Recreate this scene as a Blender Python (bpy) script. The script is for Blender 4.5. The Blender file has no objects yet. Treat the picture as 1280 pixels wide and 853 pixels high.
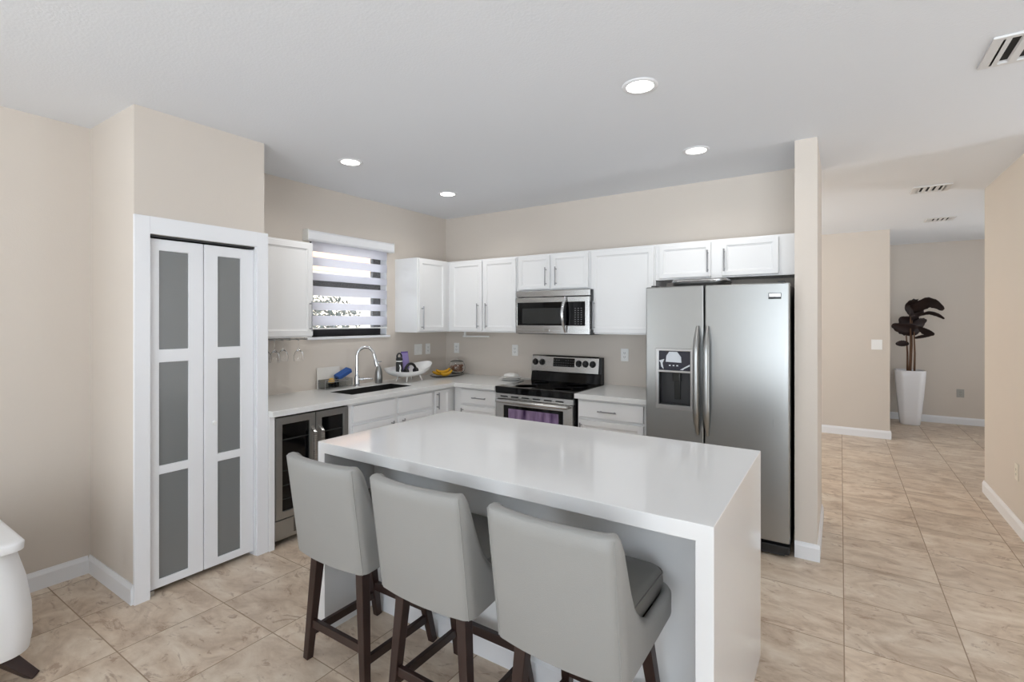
import bpy, bmesh, math, random
from mathutils import Vector, Matrix
random.seed(7)
PI = math.pi
scene = bpy.context.scene
COL = scene.collection
CEIL = 2.68          # ceiling height
XL = -3.785          # kitchen left wall plane
YB = 4.349           # kitchen back wall plane
CT = 0.925           # worktop height

# ------------------------------------------------------------------ camera
cd = bpy.data.cameras.new('camera')
cam = bpy.data.objects.new('camera', cd); COL.objects.link(cam)
cam.location = (0, 0, 1.523)
cam.rotation_euler = (PI/2, 0, math.radians(33.47))
cd.sensor_fit = 'HORIZONTAL'; cd.sensor_width = 36.0
cd.lens = 36.0*621.54/1280
cd.shift_y = -(426.5-400.32)/1280
cd.clip_start = 0.05
scene.camera = cam

# ------------------------------------------------------------------ world, lights, exposure
scene.view_settings.view_transform = 'Standard'
scene.view_settings.look = 'None'
scene.view_settings.gamma = 1.0
scene.view_settings.use_curve_mapping = False
scene.view_settings.exposure = 0.26

w = bpy.data.worlds.new('sky'); scene.world = w; w.use_nodes = True
wn = w.node_tree.nodes; wl = w.node_tree.links
bg = wn['Background']
# sky above the horizon, brighter lower half added to lift the ceiling
wtc = wn.new('ShaderNodeTexCoord'); wsp = wn.new('ShaderNodeSeparateXYZ'); wrp = wn.new('ShaderNodeValToRGB')
wmr = wn.new('ShaderNodeMapRange'); wmr.inputs['From Min'].default_value = -1; wmr.inputs['From Max'].default_value = 1
wl.new(wtc.outputs['Generated'], wsp.inputs[0]); wl.new(wsp.outputs['Z'], wmr.inputs['Value']); wl.new(wmr.outputs[0], wrp.inputs[0]); wl.new(wrp.outputs[0], bg.inputs['Color'])
SKY, LOWER_FILL = .42, 1.0
we = wrp.color_ramp.elements
we[0].position = .46; we[0].color = (LOWER_FILL*.86, LOWER_FILL*.942, LOWER_FILL*1.02, 1)
we[1].position = .51; we[1].color = (SKY*.86, SKY*.942, SKY*1.02, 1)
bg.inputs['Strength'].default_value = 8.0

def light(name, kind, loc, rot=(0, 0, 0), energy=10, size=None, size_y=None, color=(1, 1, 1), **kw):
    d = bpy.data.lights.new(name, kind); d.energy = energy; d.color = color
    if kind == 'AREA':
        d.shape = kw.get('shape', 'RECTANGLE'); d.size = size
        if size_y: d.size_y = size_y
    o = bpy.data.objects.new(name, d); COL.objects.link(o); o.location = loc; o.rotation_euler = rot
    return o

sun = light('sun', 'SUN', (0, 0, 10), (math.radians(36), 0, math.radians(110)), 3.0, color=(1, .95, .86))
sun.data.angle = 0.01
# world-light portals at unseen openings, put in and sized to light the room
def portal(name, loc, rot, sx, sy):
    o = light(name, 'AREA', loc, rot, 1, sx, sy); o.data.cycles.is_portal = True
portal('daylight_rear', (1.075, -3.575, 1.30), (-PI/2, 0, PI), 4.25, 2.5)
portal('fill_portal_side', (4.075, 3.45, 1.30), (0, PI/2, 0), 2.5, .7)
portal('fill_portal_left', (-3.865, -1.9, 1.25), (0, -PI/2, 0), 2.3, 2.6)
portal('fill_portal_entry', (3.56, 7.6, 1.25), (0, PI/2, 0), 2.1, .8)
portal('fill_portal_dining', (-3.865, 6.25, 1.25), (0, -PI/2, 0), 2.1, 2.9)
light('hall_fill_light', 'POINT', (-1.3, 6.3, 2.1), energy=24, color=(1, .98, .95)).data.shadow_soft_size = .2  # added point light without a fixture, brightens the hall

# ------------------------------------------------------------------ materials
def new_mat(name):
    m = bpy.data.materials.new(name); m.use_nodes = True
    return m, m.node_tree.nodes, m.node_tree.links, m.node_tree.nodes['Principled BSDF']

def srgb(r, g, b):
    f = lambda c: c/12.92 if c <= .04045 else ((c+.055)/1.055)**2.4
    return (f(r/255), f(g/255), f(b/255), 1)

def mat(name, col, rough=.5, metal=0., noise=0., nscale=20, bump=0., bscale=200, coat=0., **kw):
    m, n, l, p = new_mat(name)
    c = srgb(*col)
    p.inputs['Base Color'].default_value = c
    p.inputs['Roughness'].default_value = rough
    p.inputs['Metallic'].default_value = metal
    if coat:
        p.inputs['Coat Weight'].default_value = coat; p.inputs['Coat Roughness'].default_value = .05
    for k, v in kw.items(): p.inputs[k.replace('_', ' ')].default_value = v
    tc = n.new('ShaderNodeTexCoord')
    if noise:
        t = n.new('ShaderNodeTexNoise'); t.inputs['Scale'].default_value = nscale; t.inputs['Detail'].default_value = 4
        l.new(tc.outputs['Object'], t.inputs['Vector'])
        mx = n.new('ShaderNodeMix'); mx.data_type = 'RGBA'
        mx.inputs['A'].default_value = tuple(max(0, x*(1-noise)) for x in c[:3])+(1,)
        mx.inputs['B'].default_value = tuple(min(1, x*(1+noise)) for x in c[:3])+(1,)
        l.new(t.outputs['Fac'], mx.inputs['Factor']); l.new(mx.outputs['Result'], p.inputs['Base Color'])
    if bump:
        t2 = n.new('ShaderNodeTexNoise'); t2.inputs['Scale'].default_value = bscale; t2.inputs['Detail'].default_value = 3
        l.new(tc.outputs['Object'], t2.inputs['Vector'])
        b = n.new('ShaderNodeBump'); b.inputs['Strength'].default_value = bump; b.inputs['Distance'].default_value = .004
        l.new(t2.outputs['Fac'], b.inputs['Height']); l.new(b.outputs['Normal'], p.inputs['Normal'])
    return m

def steel(name, col, rough=.28, axis=2):
    m, n, l, p = new_mat(name)
    p.inputs['Metallic'].default_value = 1.0
    p.inputs['Base Color'].default_value = srgb(*col)
    tc = n.new('ShaderNodeTexCoord'); mp = n.new('ShaderNodeMapping')
    s = [3, 3, 3]; s[axis] = 400
    mp.inputs['Scale'].default_value = s
    l.new(tc.outputs['Object'], mp.inputs['Vector'])
    t = n.new('ShaderNodeTexNoise'); t.inputs['Scale'].default_value = 1.0; t.inputs['Detail'].default_value = 3
    l.new(mp.outputs['Vector'], t.inputs['Vector'])
    r = n.new('ShaderNodeMapRange'); r.inputs['To Min'].default_value = rough-.05; r.inputs['To Max'].default_value = rough+.07
    l.new(t.outputs['Fac'], r.inputs['Value']); l.new(r.outputs['Result'], p.inputs['Roughness'])
    b = n.new('ShaderNodeBump'); b.inputs['Strength'].default_value = .004; b.inputs['Distance'].default_value = .0005
    l.new(t.outputs['Fac'], b.inputs['Height']); l.new(b.outputs['Normal'], p.inputs['Normal'])
    return m

def glass(name, col=(255, 255, 255), rough=0., ior=1.45):
    m, n, l, p = new_mat(name)
    p.inputs['Base Color'].default_value = srgb(*col); p.inputs['Roughness'].default_value = rough
    p.inputs['Transmission Weight'].default_value = 1.0; p.inputs['IOR'].default_value = ior
    return m

def floor_material():
    m, n, l, p = new_mat('travertine_tile')
    tc = n.new('ShaderNodeTexCoord')
    PX, PY, OX, OY = .464, .473, .013, .431
    sep = n.new('ShaderNodeSeparateXYZ'); l.new(tc.outputs['Object'], sep.inputs[0])
    def M(op, a, b=None, c=None):
        k = n.new('ShaderNodeMath'); k.operation = op
        for i, v in enumerate((a, b, c)):
            if v is None: continue
            if isinstance(v, (int, float)): k.inputs[i].default_value = v
            else: l.new(v, k.inputs[i])
        return k.outputs[0]
    u = M('DIVIDE', M('SUBTRACT', sep.outputs['X'], OX), PX); v = M('DIVIDE', M('SUBTRACT', sep.outputs['Y'], OY), PY)
    fu = M('FRACT', u); fv = M('FRACT', v); iu = M('FLOOR', u); iv = M('FLOOR', v)
    du = M('MULTIPLY', M('MINIMUM', fu, M('SUBTRACT', 1, fu)), PX); dv = M('MULTIPLY', M('MINIMUM', fv, M('SUBTRACT', 1, fv)), PY)
    d = M('MINIMUM', du, dv)
    mr = n.new('ShaderNodeMapRange'); mr.interpolation_type = 'SMOOTHSTEP'
    mr.inputs['From Min'].default_value = .0015; mr.inputs['From Max'].default_value = .0034
    l.new(d, mr.inputs['Value'])
    comb = n.new('ShaderNodeCombineXYZ'); l.new(iu, comb.inputs[0]); l.new(iv, comb.inputs[1])
    wn_ = n.new('ShaderNodeTexWhiteNoise'); wn_.noise_dimensions = '2D'; l.new(comb.outputs[0], wn_.inputs['Vector'])
    off = n.new('ShaderNodeVectorMath'); off.operation = 'MULTIPLY_ADD'
    l.new(wn_.outputs['Color'], off.inputs[0]); off.inputs[1].default_value = (40, 40, 40)
    l.new(tc.outputs['Object'], off.inputs[2])
    mp = n.new('ShaderNodeMapping'); mp.inputs['Scale'].default_value = (1.0, 1.75, 1.0); mp.inputs['Rotation'].default_value = (0, 0, .18)
    l.new(off.outputs[0], mp.inputs['Vector'])
    def noise(scale, detail, rough, dist=0.):
        t = n.new('ShaderNodeTexNoise'); t.inputs['Scale'].default_value = scale; t.inputs['Detail'].default_value = detail
        t.inputs['Roughness'].default_value = rough; t.inputs['Distortion'].default_value = dist
        l.new(mp.outputs[0], t.inputs['Vector']); return t.outputs['Fac']
    a = noise(3.2, 8, .62, 1.1); b = noise(11, 6, .65, .6); c = noise(5.0, 9, .7, 2.2)
    cr = n.new('ShaderNodeValToRGB')
    e = cr.color_ramp.elements
    e[0].position = .28; e[0].color = srgb(176, 153, 131)
    e[1].position = .74; e[1].color = srgb(232, 219, 201)
    k = e.new(.5); k.color = srgb(211, 192, 171)
    l.new(a, cr.inputs[0])
    mx = n.new('ShaderNodeMix'); mx.data_type = 'RGBA'; mx.blend_type = 'SOFT_LIGHT'; mx.inputs['Factor'].default_value = .55
    l.new(cr.outputs[0], mx.inputs['A']); l.new(b, mx.inputs['B'])
    # darker veins and pits
    vr = n.new('ShaderNodeValToRGB'); ve = vr.color_ramp.elements
    ve[0].position = .36; ve[0].color = (1, 1, 1, 1); ve[1].position = .44; ve[1].color = (0, 0, 0, 1)
    l.new(c, vr.inputs[0])
    mx2 = n.new('ShaderNodeMix'); mx2.data_type = 'RGBA'
    mx2.inputs['B'].default_value = srgb(158, 130, 108)
    l.new(M('MULTIPLY', vr.outputs[0], .7), mx2.inputs['Factor']); l.new(mx.outputs['Result'], mx2.inputs['A'])
    # tile to tile tone
    hs = n.new('ShaderNodeHueSaturation'); l.new(mx2.outputs['Result'], hs.inputs['Color'])
    tv = n.new('ShaderNodeMapRange'); tv.inputs['To Min'].default_value = .93; tv.inputs['To Max'].default_value = 1.05
    l.new(wn_.outputs['Value'], tv.inputs['Value']); l.new(tv.outputs[0], hs.inputs['Value'])
    g = n.new('ShaderNodeMix'); g.data_type = 'RGBA'; g.inputs['A'].default_value = srgb(156, 134, 112)
    l.new(mr.outputs[0], g.inputs['Factor']); l.new(hs.outputs[0], g.inputs['B'])
    l.new(g.outputs['Result'], p.inputs['Base Color'])
    rr = n.new('ShaderNodeMapRange'); rr.inputs['To Min'].default_value = .7; rr.inputs['To Max'].default_value = .36
    l.new(mr.outputs[0], rr.inputs['Value']); l.new(rr.outputs[0], p.inputs['Roughness'])
    bp = n.new('ShaderNodeBump'); bp.inputs['Strength'].default_value = .3; bp.inputs['Distance'].default_value = .0015
    hh = M('ADD', M('MULTIPLY', b, .15), mr.outputs[0])
    l.new(hh, bp.inputs['Height']); l.new(bp.outputs[0], p.inputs['Normal'])
    return m

M_FLOOR = floor_material()
M_WALL = mat('beige_wall_paint', (214, 205, 195), .7, noise=.015, nscale=3, bump=.12, bscale=160)
M_CEIL = mat('white_ceiling_paint', (232, 235, 240), .85, bump=.25, bscale=90)
M_TRIM = mat('white_trim_paint', (238, 239, 242), .35, noise=.01, nscale=5)
M_CAB = mat('white_cabinet_paint', (236, 236, 236), .38, noise=.01, nscale=4)
M_DOORW = mat('white_door_paint', (238, 239, 242), .42, noise=.01, nscale=4)
M_FROST = mat('frosted_grey_glass', (122, 124, 124), .22, noise=.04, nscale=2, coat=.4)
M_QUARTZ = mat('pale_grey_quartz', (226, 226, 224), .16, noise=.03, nscale=180)
M_ISL = mat('white_quartz', (226, 226, 226), .10, noise=.008, nscale=6)
M_PANEL = mat('gloss_white_panel', (228, 228, 228), .16, noise=.01, nscale=3)
M_STEEL = steel('brushed_steel', (186, 185, 183), .27, 2)
M_STEELH = steel('brushed_steel_horizontal', (184, 183, 181), .25, 2)
M_STEELV = steel('brushed_steel_vertical', (161, 162, 161), .30, 0)
M_CHROME = mat('polished_chrome', (215, 216, 218), .10, 1.0, noise=.01)
M_PULL = mat('brushed_nickel_pull', (150, 150, 152), .3, 1.0, noise=.02)
M_NICKEL = mat('satin_nickel', (176, 176, 176), .28, 1.0, noise=.02)
M_BLACK = mat('black_plastic', (22, 22, 23), .4, noise=.05)
M_DARKG = mat('dark_grey_enamel', (44, 44, 46), .45, noise=.05)
M_BGLASS = mat('black_glass', (7, 7, 8), .06, noise=.05, Specular_IOR_Level=.3)
M_DGLASS = mat('smoked_glass', (48, 49, 48), .2, noise=.08, nscale=3, Specular_IOR_Level=.3)
M_LEATH = mat('light_grey_leather', (145, 144, 141), .45, noise=.025, nscale=9, bump=.18, bscale=350)
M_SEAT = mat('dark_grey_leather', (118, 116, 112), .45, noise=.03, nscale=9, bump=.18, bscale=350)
M_WOOD = mat('espresso_wood', (46, 29, 25), .38, noise=.25, nscale=14)
M_WHITEL = mat('white_leather', (240, 240, 241), .38, noise=.01, nscale=8, bump=.1, bscale=250)
M_PLASTW = mat('white_plastic', (240, 240, 238), .35, noise=.01)
M_CERAM = mat('white_ceramic', (238, 237, 235), .18, noise=.01)
M_SINK = mat('dark_composite_sink', (38, 38, 36), .45, noise=.15, nscale=120)
M_CLEAR = glass('clear_glass')
M_VENT = mat('white_vent_enamel', (222, 222, 222), .5, noise=.01)
M_VENTD = mat('dark_duct', (12, 12, 12), .8, noise=.05)
M_LEAF = mat('maroon_leaf', (34, 15, 12), .6, noise=.35, nscale=12)
M_STEM = mat('brown_stem', (104, 72, 48), .6, noise=.3, nscale=25)
M_SOIL = mat('dark_soil', (46, 34, 26), .95, noise=.3, nscale=60, bump=.6, bscale=60)
M_FRAME = mat('dark_bronze_window_frame', (26, 24, 28), .45, noise=.05)

def emit(name, col, strength):
    m, n, l, p = new_mat(name)
    p.inputs['Base Color'].default_value = srgb(*col)
    p.inputs['Emission Color'].default_value = srgb(*col); p.inputs['Emission Strength'].default_value = strength
    return m
M_LENS = emit('lit_lamp_lens', (255, 252, 246), 9)

def fabric(name, col, transl, transp):
    m, n, l, p = new_mat(name)
    out = n['Material Output']
    p.inputs['Base Color'].default_value = srgb(*col); p.inputs['Roughness'].default_value = .8
    wv = n.new('ShaderNodeTexNoise'); wv.inputs['Scale'].default_value = 400
    bp = n.new('ShaderNodeBump'); bp.inputs['Strength'].default_value = .1; bp.inputs['Distance'].default_value = .001
    l.new(wv.outputs['Fac'], bp.inputs['Height']); l.new(bp.outputs[0], p.inputs['Normal'])
    t = n.new('ShaderNodeBsdfTranslucent'); t.inputs['Color'].default_value = srgb(*col)
    a = n.new('ShaderNodeMixShader'); a.inputs[0].default_value = transl
    l.new(p.outputs[0], a.inputs[1]); l.new(t.outputs[0], a.inputs[2])
    tr = n.new('ShaderNodeBsdfTransparent')
    b = n.new('ShaderNodeMixShader'); b.inputs[0].default_value = transp
    l.new(a.outputs[0], b.inputs[1]); l.new(tr.outputs[0], b.inputs[2])
    l.new(b.outputs[0], out.inputs['Surface'])
    return m
M_BAND = fabric('white_blind_fabric', (240, 240, 246), .68, 0.)
M_SHEER = fabric('sheer_blind_mesh', (235, 235, 240), .4, .94)

# ------------------------------------------------------------------ mesh helpers
class B:
    def __init__(s): s.bm = bmesh.new()
    def add(s, o):
        me = bpy.data.meshes.new('t'); o.bm.to_mesh(me); s.bm.from_mesh(me); bpy.data.meshes.remove(me); return s
    def box(s, x0, x1, y0, y1, z0, z1, bev=0., seg=2):
        t = bmesh.new()
        bmesh.ops.create_cube(t, size=1)
        for v in t.verts:
            v.co = Vector(((x0+x1)/2+v.co.x*(x1-x0), (y0+y1)/2+v.co.y*(y1-y0), (z0+z1)/2+v.co.z*(z1-z0)))
        if bev: bmesh.ops.bevel(t, geom=t.edges[:], offset=bev, segments=seg, affect='EDGES', profile=.5)
        bmesh.ops.recalc_face_normals(t, faces=t.faces[:])
        return s._merge(t)
    def _merge(s, t):
        me = bpy.data.meshes.new('t'); t.to_mesh(me); t.free(); s.bm.from_mesh(me); bpy.data.meshes.remove(me); return s
    def hexa(s, lo, hi, bev=0.):
        """lo, hi: four corners each, in the same order round"""
        t = bmesh.new()
        a = [t.verts.new(p) for p in lo]; b = [t.verts.new(p) for p in hi]
        t.faces.new(a[::-1]); t.faces.new(b)
        for i in range(4): t.faces.new((a[i], a[(i+1) % 4], b[(i+1) % 4], b[i]))
        bmesh.ops.recalc_face_normals(t, faces=t.faces[:])
        if bev: bmesh.ops.bevel(t, geom=t.edges[:], offset=bev, segments=2, affect='EDGES', profile=.5)
        return s._merge(t)
    def bar(s, p0, p1, w, h, w1=None, h1=None, bev=.002, up=(0, 0, 1)):
        p0, p1 = Vector(p0), Vector(p1); d = (p1-p0).normalized(); upv = Vector(up)
        sx = d.cross(upv)
        if sx.length < 1e-4: sx = d.cross(Vector((0, 1, 0)))
        sx.normalize(); sy = sx.cross(d).normalized()
        w1 = w if w1 is None else w1; h1 = h if h1 is None else h1
        lo = [p0+sx*w/2*i+sy*h/2*j for i, j in ((-1, -1), (1, -1), (1, 1), (-1, 1))]
        hi = [p1+sx*w1/2*i+sy*h1/2*j for i, j in ((-1, -1), (1, -1), (1, 1), (-1, 1))]
        return s.hexa(lo, hi, bev)
    def tube(s, pts, r, n=12, closed=False, flat=1.0, flat_axis=None):
        pts = [Vector(p) for p in pts]; N = len(pts)
        rs = r if isinstance(r, (list, tuple)) else [r]*N
        t = bmesh.new(); rings = []
        prev = None
        for i, p in enumerate(pts):
            a = pts[(i-1) % N] if (closed or i > 0) else p
            b = pts[(i+1) % N] if (closed or i < N-1) else p
            d = (b-a).normalized()
            if prev is None:
                u = d.cross(Vector((0, 0, 1)))
                if u.length < .01: u = d.cross(Vector((0, 1, 0)))
            else: u = prev-d*prev.dot(d)
            u.normalize(); prev = u; v = d.cross(u)
            ring = []
            for k in range(n):
                q = u*math.cos(2*PI*k/n)*rs[i]+v*math.sin(2*PI*k/n)*rs[i]
                if flat_axis is not None:
                    fa = Vector(flat_axis); q = q-fa*q.dot(fa)*(1-flat)
                ring.append(t.verts.new(p+q))
            rings.append(ring)
        for i in range(N if closed else N-1):
            a, b = rings[i], rings[(i+1) % N]
            for k in range(n): t.faces.new((a[k], a[(k+1) % n], b[(k+1) % n], b[k]))
        if not closed:
            t.faces.new(rings[0][::-1]); t.faces.new(rings[-1])
        bmesh.ops.recalc_face_normals(t, faces=t.faces[:])
        return s._merge(t)
    def cyl(s, p0, p1, r0, r1=None, n=24, bev=0.):
        r1 = r0 if r1 is None else r1
        return s.tube([p0, p1], [r0, r1], n)
    def lathe(s, prof, c=(0, 0, 0), n=32, axis='Z', sx=1., sy=1.):
        t = bmesh.new(); rings = []
        for r, z in prof:
            ring = []
            for k in range(n):
                a = 2*PI*k/n; x, y = r*math.cos(a)*sx, r*math.sin(a)*sy
                p = (x, y, z) if axis == 'Z' else ((z, x, y) if axis == 'X' else (x, z, y))
                ring.append(t.verts.new(Vector(c)+Vector(p)))
            rings.append(ring)
        for a, b in zip(rings, rings[1:]):
            for k in range(n): t.faces.new((a[k], a[(k+1) % n], b[(k+1) % n], b[k]))
        if prof[0][0] > 1e-5: t.faces.new(rings[0][::-1])
        if prof[-1][0] > 1e-5: t.faces.new(rings[-1])
        bmesh.ops.remove_doubles(t, verts=t.verts[:], dist=1e-6)
        bmesh.ops.recalc_face_normals(t, faces=t.faces[:])
        return s._merge(t)
    def prism(s, pts, axis, a0, a1, bev=0.):
        """polygon in the plane across axis ('X': (y,z), 'Y': (x,z), 'Z': (x,y)), extruded a0..a1"""
        t = bmesh.new()
        f = {'X': lambda p, a: (a, p[0], p[1]), 'Y': lambda p, a: (p[0], a, p[1]), 'Z': lambda p, a: (p[0], p[1], a)}[axis]
        lo = [t.verts.new(f(p, a0)) for p in pts]; hi = [t.verts.new(f(p, a1)) for p in pts]
        t.faces.new(lo[::-1]); t.faces.new(hi); N = len(pts)
        for i in range(N): t.faces.new((lo[i], lo[(i+1) % N], hi[(i+1) % N], hi[i]))
        bmesh.ops.recalc_face_normals(t, faces=t.faces[:])
        if bev: bmesh.ops.bevel(t, geom=t.edges[:], offset=bev, segments=2, affect='EDGES', profile=.5)
        return s._merge(t)
    def cells(s, xs, ys, z0, z1, keep, bev=0., plane='Z'):
        """slab made of grid cells with holes left out; shared corners are welded"""
        t = bmesh.new()
        P = {'Z': lambda a, b, c: (a, b, c), 'X': lambda a, b, c: (c, a, b), 'Y': lambda a, b, c: (a, c, b)}[plane]
        vs = {}
        def V(i, j, k):
            if (i, j, k) not in vs: vs[(i, j, k)] = t.verts.new(P(xs[i], ys[j], (z0, z1)[k]))
            return vs[(i, j, k)]
        ok = lambda i, j: 0 <= i < len(xs)-1 and 0 <= j < len(ys)-1 and keep(i, j)
        for i in range(len(xs)-1):
            for j in range(len(ys)-1):
                if not ok(i, j): continue
                for k in (0, 1): t.faces.new((V(i, j, k), V(i+1, j, k), V(i+1, j+1, k), V(i, j+1, k)))
                if not ok(i-1, j): t.faces.new((V(i, j, 0), V(i, j+1, 0), V(i, j+1, 1), V(i, j, 1)))
                if not ok(i+1, j): t.faces.new((V(i+1, j, 0), V(i+1, j+1, 0), V(i+1, j+1, 1), V(i+1, j, 1)))
                if not ok(i, j-1): t.faces.new((V(i, j, 0), V(i+1, j, 0), V(i+1, j, 1), V(i, j, 1)))
                if not ok(i, j+1): t.faces.new((V(i, j+1, 0), V(i+1, j+1, 0), V(i+1, j+1, 1), V(i, j+1, 1)))
        bmesh.ops.recalc_face_normals(t, faces=t.faces[:])
        if bev:
            bmesh.ops.dissolve_limit(t, angle_limit=.01, verts=t.verts[:], edges=t.edges[:])
            eg = [e for e in t.edges if len(e.link_faces) == 2 and e.calc_face_angle() > .5]
            bmesh.ops.bevel(t, geom=eg, offset=bev, segments=2, affect='EDGES', profile=.5)
        return s._merge(t)
    def xf(s, mtx): bmesh.ops.transform(s.bm, matrix=mtx, verts=s.bm.verts[:]); return s

def wpos(o):
    p = Vector((0, 0, 0))
    while o is not None: p = p+Vector(o.location); o = o.parent
    return p

def obj(name, b, m, parent=None, smooth=None, origin=None):
    """one mesh object; geometry given in world coordinates"""
    me = bpy.data.meshes.new(name); bm = b.bm
    o = bpy.data.objects.new(name, me); COL.objects.link(o)
    if parent is not None: o.parent = parent; off = wpos(parent)
    elif origin is not None: o.location = origin; off = Vector(origin)
    else: off = Vector((0, 0, 0))
    bmesh.ops.translate(bm, verts=bm.verts[:], vec=-off)
    bm.to_mesh(me); bm.free()
    me.materials.append(m)
    if smooth is not None:
        me.polygons.foreach_set('use_smooth', [True]*len(me.polygons))
        me.set_sharp_from_angle(angle=math.radians(smooth))
    return o

def tag(o, label, cat, group=None, kind=None):
    o['label'] = label; o['category'] = cat
    if group: o['group'] = group
    if kind: o['kind'] = kind
    return o

def thing(name, label, cat, loc, group=None):
    o = bpy.data.objects.new(name, None); COL.objects.link(o); o.location = loc
    o.empty_display_size = .1
    return tag(o, label, cat, group)

def struct(name, b, m, label=None, cat=None, parent=None, smooth=None):
    o = obj(name, b, m, parent, smooth)
    if parent is None:
        o['kind'] = 'structure'; o['label'] = label; o['category'] = cat
    return o

def dup(root, loc, rotz=0., label=None):
    r = root.copy(); COL.objects.link(r); r.location = loc; r.rotation_euler = (0, 0, rotz)
    if label: r['label'] = label
    for ch in list(root.children):
        c = ch.copy(); COL.objects.link(c); c.parent = r
        for g in list(ch.children):
            d = g.copy(); COL.objects.link(d); d.parent = c
    return r

# ------------------------------------------------------------------ the room
HY = 7.952; FY = 9.646; XR = 1.06; YR = 5.965
struct('floor', B().box(-4.0, 4.2, -3.8, 9.9, -.12, 0), M_FLOOR, 'beige travertine tile floor with thin brown grout lines', 'floor')
struct('ceiling', B().box(-4.0, 4.2, -3.8, 9.9, CEIL, CEIL+.12), M_CEIL, 'flat white textured ceiling', 'ceiling')
# left wall with the window opening and two unseen ones added for daylight
WY0, WY1, WZ0, WZ1 = 2.585, 3.455, 1.375, 2.215
ys = [-3.8, -3.2, -.6, WY0, WY1, 4.8, 7.7, 9.9]; zs = [0, .2, WZ0, WZ1, 2.3, CEIL]
struct('wall_left', B().cells(ys, zs, XL, XL-.16, lambda i, j: not (i == 3 and j == 2) and not (i in (1, 5) and j in (1, 2, 3)), plane='X'), M_WALL,
       'beige left wall running from the niche behind the sink with the kitchen window', 'wall')
PX = -3.153; PY0, PY1 = 1.103, 1.824; OY0, OY1 = 1.172, 1.768; OZ = 1.995
struct('wall_pantry', B().prism([(XL, PY0), (PX, PY0), (PX, OY0), (PX-.12, OY0), (PX-.12, PY0+.06), (XL, PY0+.06)], 'Z', 0, CEIL)
       .prism([(XL, PY1), (XL, PY1-.05), (PX-.12, PY1-.05), (PX-.12, OY1), (PX, OY1), (PX, PY1)], 'Z', 0, CEIL)
       .box(PX-.12, PX, OY0, OY1, OZ, CEIL), M_WALL, 'beige boxed-out pantry wall around the bifold door', 'wall')
struct('wall_back', B().box(XL, -.123, YB, YB+.16, 0, CEIL), M_WALL, 'beige kitchen back wall above range and cabinets', 'wall')
struct('wall_pillar', B().box(-.248, -.123, 3.679, YB, 0, CEIL), M_WALL, 'narrow beige wall end standing beside the refrigerator', 'wall')
struct('wall_hall', B().box(XL, .524, HY, HY+.12, 0, CEIL).box(.404, .524, HY+.12, FY, 0, CEIL), M_WALL, 'beige hallway wall with the light switch', 'wall')
struct('wall_far', B().box(.404, 4.2, FY, FY+.12, 0, CEIL), M_WALL, 'beige far wall behind the potted plant', 'wall')
struct('wall_right', B().box(XR, XR+.13, 4.3, YR, 0, CEIL).box(XR+.13, 3.6, YR-.13, YR, 0, CEIL), M_WALL, 'beige right wall at the edge of the hallway', 'wall')
struct('wall_entry', B().cells([YR-.13, 7.2, 8.0, FY], [0, .2, 2.3, CEIL], 3.5, 3.62, lambda i, j: not (i == 1 and j == 1), plane='X'), M_WALL, 'beige entry wall out of sight round the corner', 'wall')  # unseen opening added to brighten the hallway end
struct('wall_side', B().cells([-3.65, 3.1, 3.8, 4.4], [0, .05, 2.55, CEIL], 4.0, 4.15, lambda i, j: not (i == 1 and j == 1), plane='X')
       .box(XR+.13, 4.0, 4.3, 4.4, 0, CEIL), M_WALL, 'beige living room side wall, out of the picture', 'wall')  # unseen opening added to light the hall and wall end
struct('wall_rear', B().cells([-4.0, -1.05, 3.2, 4.15], [0, .05, 2.55, CEIL], -3.5, -3.65, lambda i, j: not (i == 1 and j == 1), plane='Y'), M_WALL,
       'beige living room rear wall, its wide unseen opening sized to light the room', 'wall')

def base_run(name, segs, label):
    b = B()
    for (x0, x1, y0, y1, side) in segs:
        t = .014; H = .105
        if side == '+X': b.prism([(x0, 0), (x0+t, 0), (x0+t, H-.025), (x0+t*.55, H-.008), (x0+t*.4, H), (x0, H)], 'Y', y0, y1)
        if side == '-X': b.prism([(x0, 0), (x0-t, 0), (x0-t, H-.025), (x0-t*.55, H-.008), (x0-t*.4, H), (x0, H)], 'Y', y0, y1)
        if side == '-Y': b.prism([(y0, 0), (y0-t, 0), (y0-t, H-.025), (y0-t*.55, H-.008), (y0-t*.4, H), (y0, H)], 'X', x0, x1)
    struct(name, b, M_TRIM, label, 'baseboard')
base_run('baseboard_left', [(XL, XL, -3.4, PY0-.014, '+X'), (XL, PX, PY0, PY0, '-Y')], 'white baseboard round the left niche beside the pantry')
base_run('baseboard_pillar', [(-.248, -.109, 3.679, 3.679, '-Y'), (-.123, -.123, 3.679, YB+.16, '+X')], 'white baseboard round the wall end beside the refrigerator')
base_run('baseboard_hall', [(XL, .538, HY, HY, '-Y'), (.524, .524, HY, FY-.014, '+X')], 'white baseboard under the light switch in the hallway')
base_run('baseboard_far', [(.524, 3.5, FY, FY, '-Y')], 'white baseboard behind the potted plant')
base_run('baseboard_right', [(XR, XR, 4.3, YR+.014, '-X')], 'white baseboard along the right wall')

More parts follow.
